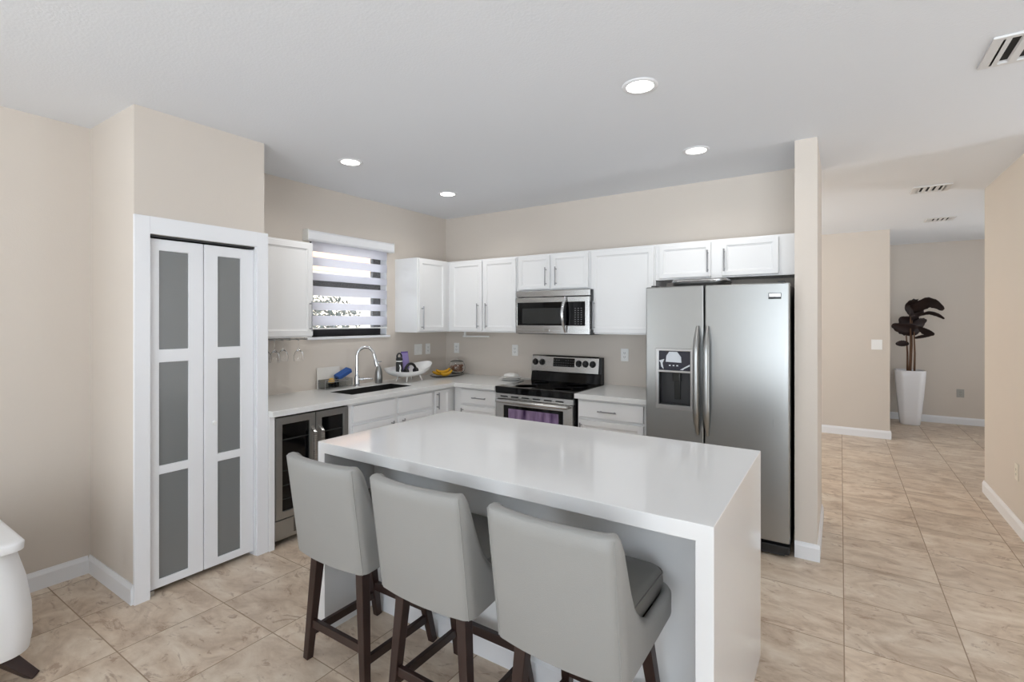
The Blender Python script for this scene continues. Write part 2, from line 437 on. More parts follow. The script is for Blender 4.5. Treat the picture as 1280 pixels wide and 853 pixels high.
# pantry casing and bifold door
struct('trim_1', B().box(PX, PX+.018, PY0-.004, OY0, 0, OZ+.095, .0012).box(PX, PX+.018, OY1, PY1+.016, 0, OZ+.095, .0012)
       .box(PX, PX+.018, OY0, OY1, OZ, OZ+.095, .0005).box(PX-.1, PX, OY0-.002, OY0+.004, 0, OZ).box(PX-.1, PX, OY1-.004, OY1+.002, 0, OZ),
       M_TRIM, 'white casing around the bifold pantry door', 'door casing')
dr = bpy.data.objects.new('door_1', None); COL.objects.link(dr); dr.location = (PX-.03, (OY0+OY1)/2, 0)
dr['kind'] = 'structure'; dr['label'] = 'white bifold pantry door with six frosted grey glass panes'; dr['category'] = 'door'
DX0, DX1 = PX-.052, PX-.016
obj('track', B().box(DX0-.005, DX1+.004, OY0+.004, OY1-.004, OZ-.012, OZ), M_DARKG, dr)
def leaf(y0, y1, g0, g1):
    zs_ = [.03, .075, .66, .708, 1.286, 1.358, 1.912, 1.975]
    lf = obj('leaf', B().cells([y0, g0, g1, y1], zs_, DX0, DX1, lambda i, j: not (i == 1 and j in (1, 3, 5)), .003, plane='X'), M_DOORW, dr)
    for j in (1, 3, 5):
        obj('frosted_pane', B().box(DX0+.012, DX1-.010, g0-.002, g1+.002, zs_[j]-.002, zs_[j+1]+.002), M_FROST, lf)
    return lf
ym = 1.460
leaf(OY0+.006, ym-.002, 1.228, 1.378)
lf2 = leaf(ym+.002, OY1-.006, 1.541, 1.679)
obj('knob', B().lathe([(.004, 0), (.004, .012), (.011, .018), (.013, .026), (.009, .031), (0, .032)], (DX1, 1.509, .905), 20, 'X'), M_PLASTW, lf2, 40)
obj('floor_bracket', B().box(DX0, DX1+.006, OY0+.006, OY0+.03, 0, .028), M_NICKEL, dr)

# kitchen window
wi = bpy.data.objects.new('window_1', None); COL.objects.link(wi); wi.location = (XL-.1, (WY0+WY1)/2, WZ0)
wi['kind'] = 'structure'; wi['label'] = 'kitchen window with black frame behind the striped blind'; wi['category'] = 'window'
FX0, FX1 = XL-.13, XL-.085
obj('window_frame', B().cells([WY0, WY0+.06, WY1-.10, WY1], [WZ0, WZ0+.075, 1.812, 1.884, WZ1-.05, WZ1], FX0, FX1,
    lambda i, j: not (i == 1 and j in (1, 3)), .003, plane='X'), M_FRAME, wi)
obj('pane', B().box(FX0+.018, FX0+.023, WY0+.05, WY1-.09, WZ0+.07, WZ1-.045), M_CLEAR, wi)
obj('window_sill', B().box(XL-.085, XL+.022, WY0-.03, WY1+.03, WZ0-.022, WZ0, .003), M_TRIM, wi)
obj('reveal', B().box(XL-.085, XL-.001, WY1-.006, WY1, WZ0, WZ1).box(XL-.085, XL-.001, WY0, WY0+.006, WZ0, WZ1), M_TRIM, wi)

# striped day-night blind
bl = thing('roller_blind', 'white striped roller blind with sheer gaps over the kitchen window', 'blind', (XL, (WY0+WY1)/2, WZ1))
obj('cassette', B().prism([(XL, 2.195), (XL+.06, 2.195), (XL+.072, 2.21), (XL+.072, 2.268), (XL+.055, 2.285), (XL, 2.285)], 'Y', 2.53, 3.485, .002), M_TRIM, bl)
for e in (2.524, 3.485): obj('end_cap', B().box(XL, XL+.074, e, e+.006, 2.192, 2.288), M_PLASTW, bl)
gaps = [(2.066, 2.113), (1.932, 1.990), (1.816, 1.866), (1.675, 1.734), (1.561, 1.610), (1.452, 1.474)]
band = B(); sheer = B(); top = 2.2; fx = XL+.014
for g0, g1 in gaps:
    band.box(fx, fx+.0016, WY0+.012, WY1-.012, g1, top); sheer.box(fx, fx+.0006, WY0+.012, WY1-.012, g0, g1); top = g0
band.box(fx, fx+.0016, WY0+.012, WY1-.012, 1.452, top)
obj('opaque_bands', band, M_BAND, bl); obj('sheer_mesh', sheer, M_SHEER, bl)
obj('bottom_rail', B().box(fx-.006, fx+.010, WY0+.012, WY1-.012, 1.442, 1.454, .003), M_PLASTW, bl)

# ------------------------------------------------------------------ cabinets
def handle(parent, c, axis, L, nrm, r=.0055, stand=.03):
    """bar pull: posts and bar; c centre on the door face, axis 'Z','X' or 'Y'"""
    c = Vector(c); nv = Vector(nrm); a = Vector({'X': (1, 0, 0), 'Y': (0, 1, 0), 'Z': (0, 0, 1)}[axis])
    b = B()
    b.tube([c-a*L/2+nv*stand, c+a*L/2+nv*stand], r, 12)
    for s in (-1, 1): b.tube([c+a*s*(L/2-.02), c+a*s*(L/2-.02)+nv*stand], r*.85, 10)
    return obj('handle', b, M_PULL, parent, 40)

def shaker(u0, u1, v0, v1, face, nrm, t=.02, fr=.055, name='door', parent=None):
    """door front with a moulded frame round a sunk panel; nrm '+X' (u = Y) or '-Y' (u = X)"""
    bm = bmesh.new()
    def P(u, v, n): return (face+n, u, v) if nrm == '+X' else (u, face-n, v)
    vs = [bm.verts.new(P(*c)) for c in ((u0, v0, 0), (u1, v0, 0), (u1, v1, 0), (u0, v1, 0), (u0, v0, t), (u1, v0, t), (u1, v1, t), (u0, v1, t))]
    for f in ((0, 1, 2, 3), (4, 5, 6, 7), (0, 1, 5, 4), (1, 2, 6, 5), (2, 3, 7, 6), (3, 0, 4, 7)): bm.faces.new([vs[i] for i in f])
    bmesh.ops.recalc_face_normals(bm, faces=bm.faces[:])
    bm.faces.ensure_lookup_table()
    ff = bm.faces[1]
    eg = [e for e in ff.edges]
    bmesh.ops.bevel(bm, geom=eg, offset=.003, segments=2, affect='EDGES', profile=.5)
    nv = Vector((1, 0, 0)) if nrm == '+X' else Vector((0, -1, 0))
    ff = max((f for f in bm.faces if f.normal.dot(nv) > .99), key=lambda f: f.calc_area())
    if fr:
        fr = min(fr, (v1-v0)*.3)
        bmesh.ops.inset_region(bm, faces=[ff], thickness=fr, depth=0)
        bmesh.ops.inset_region(bm, faces=[ff], thickness=.005, depth=-.006)
        bmesh.ops.inset_region(bm, faces=[ff], thickness=.008, depth=-.001)
        bmesh.ops.inset_region(bm, faces=[ff], thickness=.004, depth=-.003)
    b = B(); b._merge(bm)
    return obj(name, b, M_CAB, parent)

XU = XL+.33; YU = YB-.33; UZ0, UZ1 = 1.40, 2.140
g_up = 'white wall cabinets'
# left of the window
c = thing('wall_cabinet', 'white single-door wall cabinet between the pantry and the window', 'cabinet', (XL+.16, 2.11, UZ0), g_up)
obj('body', B().box(XL, XU-.021, 1.842, 2.400, UZ0-.012, UZ1-.01, .002), M_CAB, c)
d = shaker(1.850, 2.394, UZ0, UZ1-.022, XU-.02, '+X', parent=c)
handle(d, (XU, 2.366, 1.553), 'Z', .235, (1, 0, 0))
# right of the window
c = thing('wall_cabinet', 'white wall cabinet on the sink wall right of the window, in the corner', 'cabinet', (XL+.16, 3.79, UZ0), g_up)
obj('body', B().box(XL, XU-.021, 3.565, YB, UZ0, UZ1, .002), M_CAB, c)
d = shaker(3.577, 3.965, UZ0+.012, UZ1-.012, XU-.02, '+X', parent=c)
handle(d, (XU, 3.606, 1.545), 'Z', .225, (1, 0, 0))
# back wall run
def upper(x0, x1, z0, doors, label, hz=None, L=.25, z1=UZ1):
    c = thing('wall_cabinet', label, 'cabinet', ((x0+x1)/2, YU+.16, z0), g_up)
    obj('body', B().box(x0+.001, x1-.001, YU+.021, YB, z0, z1, .002), M_CAB, c)
    for (a, b_, hx) in doors:
        d = shaker(a, b_, z0+.012, z1-.018, YU+.02, '-Y', parent=c, fr=.055 if z1-z0 > .5 else .045)
        if hx is not None: handle(d, (hx, YU, hz), 'Z', L, (0, -1, 0))
    return c
upper(XU-.02, -2.602, UZ0, [(-3.432, -3.026, -3.066), (-3.006, -2.616, -2.961)], 'white two-door wall cabinet in the corner left of the microwave', 1.566)
upper(-2.602, -1.842, 1.800, [(-2.584, -2.242, -2.276), (-2.216, -1.856, -2.171)], 'short white two-door wall cabinet directly above the microwave', 1.925, .17)
upper(-1.842, -1.262, UZ0, [(-1.824, -1.274, -1.795)], 'white single-door wall cabinet between the microwave and the refrigerator', 1.566)
upper(-1.262, -.249, 1.846, [(-1.227, -.831, -.852), (-.753, -.372, -.733)], 'short white two-door wall cabinet above the refrigerator', 1.975, .17)

XF, YF = -3.125, 3.695        # fronts of the base cabinets
g_base = 'white base cabinets'
def kick(b): return b
# end panel beside the wine cooler
tag(obj('end_panel', B().box(XL, XF, 1.842, 1.880, 0, CT-.04, .002), M_CAB), 'narrow white end panel between the pantry and the wine cooler', 'panel')
# sink cabinet
c = thing('sink_cabinet', 'white base cabinet under the sink, beside the wine cooler', 'cabinet', (XL+.33, 2.96, 0), g_base)
obj('body', B().cells([XL+.01, -3.62, -3.20, XF-.021], [2.478, 2.56, 3.37, 3.43], .10, CT-.04, lambda i, j: not (i == 1 and j == 1)).box(XL+.01, XF-.021, 2.478, 3.43, .10, .12), M_CAB, c)
obj('toe_kick', B().box(XL+.05, XF-.075, 2.478, 3.43, 0, .10), M_DARKG, c)
for a, b_, hy in ((2.516, 2.945, 2.905), (2.988, 3.403, 3.03)):
    shaker(a, b_, .730, .860, XF-.02, '+X', fr=0, name='false_drawer_front', parent=c)
    d = shaker(a, b_, .125, .705, XF-.02, '+X', parent=c)
    handle(d, (XF, hy, .585), 'Z', .2, (1, 0, 0))
# corner cabinet
c = thing('corner_cabinet', 'narrow white corner base cabinet with one upright pull, right of the sink', 'cabinet', (XL+.33, 3.6, 0), g_base)
obj('body', B().box(XL+.01, XF-.021, 3.434, YB-.004, .10, CT-.04, .002), M_CAB, c)
obj('toe_kick', B().box(XL+.05, XF-.075, 3.434, YB-.05, 0, .10), M_DARKG, c)
d = shaker(3.440, 3.640, .125, .865, XF-.02, '+X', fr=.035, parent=c)
handle(d, (XF, 3.463, .775), 'Z', .155, (1, 0, 0))
def base_back(x0, x1, dx0, dx1, hx, hdx, label):
    c = thing('drawer_cabinet', label, 'cabinet', ((x0+x1)/2, YF+.3, 0), g_base)
    obj('body', B().box(x0, x1, YF+.021, YB-.004, .10, CT-.04, .002), M_CAB, c)
    obj('toe_kick', B().box(x0+.01, x1-.01, YF+.075, YB-.05, 0, .10), M_DARKG, c)
    dr_ = shaker(dx0, dx1, .735, .865, YF+.02, '-Y', fr=0, name='drawer', parent=c)
    handle(dr_, (hx, YF, .795), 'X', .155, (0, -1, 0))
    d = shaker(dx0, dx1, .125, .712, YF+.02, '-Y', parent=c)
    handle(d, (hdx, YF, .60), 'Z', .18, (0, -1, 0))
base_back(XF+.002, -2.610, -3.03, -2.622, -2.80, -3.0, 'white base cabinet with a drawer, left of the range')
base_back(-1.805, -1.212, -1.790, -1.250, -1.535, -1.765, 'white base cabinet with a drawer, right of the range beside the refrigerator')

# worktops
SX0, SX1, SY0, SY1 = -3.565, -3.262, 2.615, 3.302
xs = [XL, SX0, SX1, XF+.038, -2.606]; ys = [1.842, SY0, SY1, YF-.038, YB]
def keepct(i, j):
    if i == 1 and j == 1: return False
    return (i < 3) or j == 3
tag(obj('worktop', B().cells(xs, ys, CT-.04, CT, keepct, .003), M_QUARTZ), 'pale quartz worktop in an L shape around the sink corner', 'worktop')
tag(obj('worktop', B().box(-1.812, -1.206, YF-.038, YB, CT-.04, CT, .003), M_QUARTZ), 'short pale quartz worktop between the range and the refrigerator', 'worktop')
# sink basin, hung in the hole
sk = B(); t_ = .006; zb = .70; SX0 += .0015; SX1 -= .0015; SY0 += .0015; SY1 -= .0015
sk.box(SX0+.0, SX0+t_, SY0, SY1, zb, CT-.004).box(SX1-t_, SX1, SY0, SY1, zb, CT-.004).box(SX0+t_, SX1-t_, SY0, SY0+t_, zb, CT-.004).box(SX0+t_, SX1-t_, SY1-t_, SY1, zb, CT-.004).box(SX0, SX1, SY0, SY1, zb-.006, zb)
s = thing('kitchen_sink', 'dark undermount single-bowl sink set in the worktop below the window', 'sink', ((SX0+SX1)/2, (SY0+SY1)/2, zb))
obj('basin', sk, M_SINK, s)
obj('drain', B().lathe([(0, .002), (.03, .002), (.045, .003), (.045, 0)], ((SX0+SX1)/2, 2.96, zb), 24), M_STEEL, s, 30)

# ------------------------------------------------------------------ wine cooler
wc = thing('wine_cooler', 'stainless under-counter wine cooler with two black glass doors', 'wine cooler', (XL+.33, 2.18, 0))
WA, WB_ = 1.887, 2.470; WX = XF
obj('cabinet', B().box(XL+.03, WX-.045, WA, WB_, .045, CT-.043, .003), M_BLACK, wc)
obj('interior', B().box(WX-.044, WX-.040, WA+.02, WB_-.02, .2, .86), M_BLACK, wc)
for k, (a, b_, hy) in enumerate(((WA, 2.186, 2.158), (2.191, WB_, 2.219))):
    d = obj('door', B().cells([a, a+.048, b_-.048, b_], [.185, .235, .820, .868], WX-.04, WX, lambda i, j: not (i == 1 and j == 1), .003, plane='X'), M_STEELV, wc)
    obj('glass_pane', B().box(WX-.030, WX-.012, a+.044, b_-.044, .230, .825), M_BGLASS, d)
    for z in (.31, .40, .50, .71):
        obj('shelf_rail', B().box(WX-.0119, WX-.009, a+.050, b_-.050, z, z+.008), M_DGLASS, d)
    hb = B()
    hb.prism([(WX, .775), (WX+.045, .735), (WX+.045, .30), (WX, .27), (WX, .285), (WX+.033, .31), (WX+.033, .728), (WX, .757)], 'Y', hy-.012, hy+.012, .002)
    obj('handle', hb, M_STEEL, d)
gr = obj('kick_plate', B().box(WX-.045, WX-.006, WA, WB_, .048, .178, .003), M_STEELV, wc)
vb = B()
for k in range(9): vb.box(WX-.007, WX-.0045, 2.020, 2.062, .075+k*.0105, .081+k*.0105)
obj('grille', vb, M_BLACK, gr)
obj('lock', B().lathe([(.009, 0), (.009, .003), (0, .004)], (WX-.006, 2.105, .135), 16, 'X'), M_CHROME, gr, 40)
for y in (WA+.03, WB_-.03):
    for x in (XL+.1, WX-.09): obj('foot', B().cyl((x, y, 0), (x, y, .046), .02), M_BLACK, wc, 40)

# ------------------------------------------------------------------ range
RX0, RX1, RY = -2.600, -1.825, 3.660
rg = thing('electric_range', 'stainless electric range with black glass cooktop and rear control panel', 'range', ((RX0+RX1)/2, 3.97, 0))
obj('body', B().box(RX0, RX1, RY+.045, YB-.02, .03, CT-.008, .003), M_BLACK, rg)
obj('cooktop', B().box(RX0-.004, RX1+.004, RY+.002, YB-.09, CT-.012, CT+.004, .004).box(RX0-.002, RX1+.002, RY+.004, RY+.04, CT-.055, CT-.006, .004), M_BGLASS, rg)
for (x, y, r) in ((-2.36, 3.80, .10), (-1.99, 3.80, .085), (-2.36, 4.08, .075), (-1.99, 4.08, .10)):
    obj('burner_ring', B().lathe([(r-.002, CT+.0042), (r-.002, CT+.0048), (r, CT+.0048), (r, CT+.0042)], (x, y, 0), 40), M_DARKG, rg)
obj('rear_riser', B().prism([(YB-.02, .90), (YB-.10, .90), (YB-.075, 1.02), (YB-.02, 1.02)], 'X', RX0+.015, RX1-.015), M_BGLASS, rg)
pn = obj('control_panel', B().prism([(YB-.075, 1.012), (YB-.085, 1.022), (YB-.062, 1.165), (YB-.05, 1.178), (YB-.045, 1.178), (YB-.045, 1.012)], 'X', RX0+.012, RX1-.042, .002), M_STEELH, rg)
obj('panel_back', B().box(RX0+.014, RX1-.012, YB-.044, YB-.012, .92, 1.172, .004).box(RX1-.040, RX1-.012, YB-.07, YB-.044, .93, 1.165, .004), M_BLACK, rg)
nrmp = Vector((0, -.143, .023)).normalized()
def onp(x, z): return Vector((x, YB-.085+(z-1.022)/(1.165-1.022)*.023, z))
for x in (-2.545, -2.468, -2.070, -2.000, -1.927):
    p = onp(x, 1.108)
    kb = B().tube([p, p+nrmp*.006], .031, 24).tube([p+nrmp*.006, p+nrmp*.026], [.025, .021], 24)
    kb.bar(p+nrmp*.024, p+nrmp*.034, .012, .04, bev=.002)
    obj('knob', kb, M_BLACK, pn, 40)
p = onp(-2.20, 1.115)
dp = B().prism([(onp(0, 1.072).y-.001, 1.072), (onp(0, 1.072).y+.006, 1.072), (onp(0, 1.155).y+.006, 1.155), (onp(0, 1.155).y-.001, 1.155)], 'X', -2.345, -2.115)
ds = obj('display', dp, M_BGLASS, pn)
db = B()
for i in range(9):
    for j in range(3):
        x = -2.333+i*.0255; z = 1.085+j*.024
        if 3 <= i <= 4 and j == 2: continue
        q = onp(x, z); db.box(x-.006, x+.006, q.y-.0022, q.y-.0005, z-.003, z+.003)
obj('display_marks', db, mat('grey_print', (84, 84, 86), .5, noise=.02), ds)
obj('vent_trim', B().box(RX0, RX1, RY+.012, RY+.045, CT-.105, CT-.057, .004), M_STEELH, rg)
vs_ = B()
for k in range(6):
    x = RX0+.05+k*.112; vs_.box(x, x+.075, RY+.0095, RY+.0125, CT-.089, CT-.077, .0008)
obj('vent_slots', vs_, M_BLACK, rg)
M_PURP, n_, l_, p_ = new_mat('purple_reflection_glass')  # purple bands in the colour imitate a reflection on the oven glass
tc = n_.new('ShaderNodeTexCoord'); mp = n_.new('ShaderNodeMapping'); mp.inputs['Scale'].default_value = (14, 1, 3)
tx = n_.new('ShaderNodeTexNoise'); tx.inputs['Scale'].default_value = 1.; tx.inputs['Detail'].default_value = 3
cr = n_.new('ShaderNodeValToRGB'); e = cr.color_ramp.elements
e[0].position = .35; e[0].color = srgb(86, 60, 104); e[1].position = .68; e[1].color = srgb(186, 160, 198)
l_.new(tc.outputs['Object'], mp.inputs[0]); l_.new(mp.outputs[0], tx.inputs['Vector']); l_.new(tx.outputs['Fac'], cr.inputs[0]); l_.new(cr.outputs[0], p_.inputs['Base Color'])
p_.inputs['Roughness'].default_value = .15; p_.inputs['Metallic'].default_value = .35
od = obj('oven_door', B().cells([RX0+.004, RX0+.09, RX1-.09, RX1-.004], [.215, .30, .765, CT-.108], RY, RY+.044, lambda i, j: not (i == 1 and j == 1), .004, plane='Y'), M_STEELH, rg)
obj('window_surround', B().cells([RX0+.088, RX0+.135, RX1-.135, RX1-.088], [.298, .345, .738, .767], RY+.005, RY+.03, lambda i, j: not (i == 1 and j == 1), plane='Y'), M_BGLASS, od)
obj('oven_glass', B().box(RX0+.133, RX1-.133, RY+.010, RY+.028, .343, .740), M_PURP, od)
hb = B(); N = 14
hp = [(RX0+.035+(RX1-RX0-.07)*i/N, RY-.035-.018*math.sin(PI*i/N), .806) for i in range(N+1)]
hb.tube(hp, .0155, 14)
for x in (RX0+.045, RX1-.045): hb.box(x-.014, x+.014, RY-.04, RY+.002, .793, .819, .004)
obj('handle', hb, M_STEELH, od, 40)
obj('storage_drawer', B().box(RX0+.004, RX1-.004, RY+.004, RY+.044, .045, .207, .004), M_STEELH, rg)
for x in (RX0+.05, RX1-.05):
    for y in (RY+.09, YB-.08): obj('foot', B().cyl((x, y, 0), (x, y, .031), .018), M_BLACK, rg, 40)

# ------------------------------------------------------------------ microwave
MX0, MX1, MY, MZ0, MZ1 = -2.566, -1.810, 3.945, 1.392, 1.790
mw = thing('microwave', 'stainless over-the-range microwave with black window and curved handle', 'microwave', ((MX0+MX1)/2, 4.15, MZ0))
obj('case', B().box(MX0, MX1+.006, MY+.04, YB, MZ0, MZ1+.004, .004), M_BLACK, mw)
N = 12
tp = [(MX0+(MX1-MX0)*i/N, MZ1+.002-.020*(1-((i/N)*2-1)**2)) for i in range(N+1)]
vt = B().prism([(MX0, MZ1-.052)]+[(MX1, MZ1-.052)]+[(x, z) for x, z in [(MX1, MZ1+.002), (MX0, MZ1+.002)]], 'Y', MY+.01, MY+.039, .003)
obj('top_vent', vt, M_STEELH, mw)
fr_ = obj('front_frame', B().cells([MX0, MX0+.018, -1.850, MX1], [MZ0+.006, MZ0+.082, MZ0+.292, MZ1-.060], MY, MY+.039, lambda i, j: not (i == 1 and j == 1), .003, plane='Y'), M_STEELH, mw)
obj('window_glass', B().box(MX0+.016, -2.015, MY+.004, MY+.03, MZ0+.080, MZ0+.294), M_BGLASS, fr_)
obj('window_screen', B().box(MX0+.07, -2.080, MY+.0025, MY+.005, MZ0+.098, MZ0+.240, .0005), M_DGLASS, fr_)
kp = obj('keypad', B().box(-2.013, -1.848, MY+.004, MY+.03, MZ0+.080, MZ0+.294), M_BGLASS, fr_)
kb = B()
for i in range(3):
    for j in range(8):
        x = -1.945+i*.029; z = MZ0+.098+j*.0195; kb.box(x-.005, x+.005, MY+.0025, MY+.0042, z-.0028, z+.0028)
obj('keypad_marks', kb, mat('keypad_print', (128, 128, 130), .5, noise=.02), kp)
hp = [(-2.035+.010*math.sin(PI*i/14)*-1, MY-.012-.040*math.sin(PI*i/14), MZ0+.022+.315*i/14) for i in range(15)]
obj('handle', B().tube(hp, [.010+.007*math.sin(PI*i/14) for i in range(15)], 14), M_CHROME, fr_, 50)
obj('badge', B().box(-2.262, -2.200, MY-.002, MY+.002, MZ0+.028, MZ0+.044, .001), M_CHROME, fr_)

# ------------------------------------------------------------------ refrigerator
FX0, FX1, FYF, FZ = -1.190, -.268, 3.575, 1.762
fg = thing('refrigerator', 'stainless side-by-side refrigerator with ice and water dispenser', 'refrigerator', ((FX0+FX1)/2, 3.95, 0))
obj('case', B().box(FX0+.008, FX1-.006, FYF+.085, YB-.03, .03, FZ-.01, .004), M_DARKG, fg)
SPL = -.782; DZ0 = .105
DSX0, DSX1, DSZ0, DSZ1 = -1.118, -.850, .888, 1.322
def rounded_door(x0, x1, hole=None):
    b = B()
    xs_ = [x0, x1] if not hole else [x0, hole[0], hole[1], x1]
    zs_ = [DZ0, FZ] if not hole else [DZ0, hole[2], hole[3], FZ]
    b.cells(xs_, zs_, FYF, FYF+.075, lambda i, j: not (hole and i == 1 and j == 1), .008, plane='Y')
    return b
dl = obj('freezer_door', rounded_door(FX0, SPL-.004, (DSX0+.02, DSX1-.02, DSZ0+.03, DSZ1-.02)), M_STEELV, fg)
d2 = obj('fridge_door', rounded_door(SPL+.004, FX1), M_STEELV, fg)
for p_, x in ((dl, SPL-.040), (d2, SPL+.026)):
    N = 16
    hp = [(x, FYF-.012-.048*min(1, math.sin(PI*i/N)*1.7), .735+.745*i/N) for i in range(N+1)]
    rr = [.010+.012*min(1, math.sin(PI*i/N)*2.2) for i in range(N+1)]
    obj('handle', B().tube(hp, rr, 16), M_STEELV, p_, 50)
ds = obj('dispenser_frame', B().cells([DSX0, DSX0+.024, DSX1-.024, DSX1], [DSZ0, DSZ0+.032, 1.150, 1.166, DSZ1-.020, DSZ1], FYF-.006, FYF+.02,
     lambda i, j: not (i == 1 and j in (1, 3)), .003, plane='Y'), M_NICKEL, dl)
obj('control_face', B().box(DSX0+.022, DSX1-.022, FYF+.002, FYF+.02, 1.164, DSZ1-.018), mat('blue_black_glass', (42, 45, 58), .12, noise=.1), ds)
gl = B()
gl.prism([(-1.045, 1.225), (-.935, 1.222), (-.938, 1.262), (-.955, 1.285), (-.965, 1.298), (-1.02, 1.298), (-1.040, 1.268)], 'Y', FYF-.001, FYF+.003, .0006)
gl.prism([(-1.094, 1.232), (-1.055, 1.244), (-1.068, 1.214), (-1.060, 1.172), (-1.078, 1.19), (-1.082, 1.218)], 'Y', FYF, FYF+.003)
gl.prism([(-.945, 1.172), (-.915, 1.190), (-.878, 1.212), (-.878, 1.200), (-.915, 1.180), (-.925, 1.170)], 'Y', FYF, FYF+.003)
for k in range(3): gl.prism([(-1.022+k*.026, 1.196), (-1.010+k*.026, 1.196), (-1.010+k*.026, 1.204), (-1.022+k*.026, 1.204)], 'Y', FYF, FYF+.003)
obj('control_marks', gl, mat('silver_print', (205, 210, 216), .35, noise=.02), ds)
obj('recess', B().box(DSX0+.022, DSX1-.022, FYF+.066, FYF+.074, DSZ0+.030, 1.152).box(DSX0+.020, DSX0+.024, FYF+.018, FYF+.07, DSZ0+.03, 1.152)
    .box(DSX1-.024, DSX1-.020, FYF+.018, FYF+.07, DSZ0+.03, 1.152).box(DSX0+.022, DSX1-.022, FYF+.018, FYF+.07, DSZ0+.026, DSZ0+.036), M_DARKG, ds)
obj('paddle', B().box(-1.005, -.950, FYF+.022, FYF+.066, 1.085, 1.148, .006).box(-.998, -.957, FYF+.050, FYF+.064, .955, 1.09, .004), M_DGLASS, ds)
bd = obj('badge', B().box(-.388, -.315, FYF-.004, FYF+.001, 1.658, 1.697, .001), M_BLACK, d2)
obj('badge_plate', B().box(-.384, -.319, FYF-.0055, FYF-.004, 1.672, 1.693), M_CHROME, bd)
obj('toe_grille', B().box(FX0+.01, FX1-.03, FYF+.075, FYF+.09, .01, .098).box(FX0+.01, FX1-.03, FYF+.035, FYF+.075, .012, .03, .004), M_DARKG, fg)
hg = B()
hg.box(FX1-.19, FX1-.004, FYF+.035, FYF+.12, .02, .075, .008)
obj('base_cover', hg, M_BLACK, fg)
for x in (FX0+.07, FX1-.07):
    for y in (FYF+.16, YB-.1): obj('foot', B().cyl((x, y, 0), (x, y, .032), .025), M_BLACK, fg, 40)
for x in (FX0+.03, FX1-.07): obj('hinge_cover', B().box(x, x+.04, FYF+.03, FYF+.11, FZ-.012, FZ+.012, .004), M_DARKG, fg)
# tray on top of the refrigerator
tr = thing('metal_tray', 'grey metal tray lying on top of the refrigerator', 'tray', (-.86, 3.86, FZ+.003))
tb = B(); N = 40; rings = []
def rrect(cx, cy, hx, hy, r, n=8):
    pts = []
    for (sx, sy, a0) in ((1, 1, 0), (-1, 1, PI/2), (-1, -1, PI), (1, -1, 1.5*PI)):
        for k in range(n+1):
            a = a0+PI/2*k/n; pts.append((cx+sx*(hx-r)+r*math.cos(a), cy+sy*(hy-r)+r*math.sin(a)))
    return pts
def loft(b, levels, cap0=True, cap1=True):
    t = bmesh.new(); rs = [[t.verts.new(p) for p in lv] for lv in levels]; n = len(rs[0])
    for a, c_ in zip(rs, rs[1:]):
        for k in range(n): t.faces.new((a[k], a[(k+1) % n], c_[(k+1) % n], c_[k]))
    if cap0: t.faces.new(rs[0][::-1])
    if cap1: t.faces.new(rs[-1])
    bmesh.ops.recalc_face_normals(t, faces=t.faces[:])
    return b._merge(t)
lv = []
for hx, hy, z, r in ((.165, .115, 0, .05), (.180, .130, .008, .06), (.190, .140, .03, .06), (.192, .142, .048, .06), (.184, .134, .056, .055), (.165, .115, .058, .05)):
    lv.append([(x, y, FZ+.003+z) for x, y in rrect(-.86, 3.86, hx, hy, r)])
obj('tray_body', loft(B(), lv), M_NICKEL, tr, 50)
obj('rim', B().tube([(x, y, FZ+.043) for x, y in rrect(-.86, 3.86, .192, .142, .06)], .005, 8, True), M_CHROME, tr, 60)

# ------------------------------------------------------------------ island
IX0, IX1, IY0, IY1, IZ = -2.136, -.303, 1.507, 2.507, .929
isl = thing('kitchen_island', 'white kitchen island with waterfall stone sides and overhanging top', 'island', ((IX0+IX1)/2, 2.0, 0))
TH = .052
obj('waterfall_top', B().prism([(IX0, 0), (IX0, IZ), (IX1, IZ), (IX1, 0), (IX1-TH, 0), (IX1-TH, IZ-TH), (IX0+TH, IZ-TH), (IX0+TH, 0)], 'Y', IY0, IY1, .0022), M_ISL, isl)
BY = 1.812
obj('body', B().box(IX0+TH+.001, IX1-TH-.001, BY, IY1-.03, .0, IZ-TH-.001), M_PANEL, isl)
obj('baseboard', B().prism([(BY, 0), (BY-.014, 0), (BY-.014, .08), (BY-.006, .096), (BY, .10)], 'X', IX0+TH+.001, IX1-TH-.001), M_TRIM, isl)
for k in range(3):
    a = IX0+TH+.02+k*.57; d = obj('door', B().box(a, a+.55, IY1-.03, IY1-.011, .12, .86, .003), M_CAB, isl)
    obj('handle', B().tube([(a+.5, IY1+.018, .55), (a+.5, IY1+.018, .75)], .0055, 10).tube([(a+.5, IY1-.012, .57), (a+.5, IY1+.018, .57)], .005, 8).tube([(a+.5, IY1-.012, .73), (a+.5, IY1+.018, .73)], .005, 8), M_CHROME, d, 40)

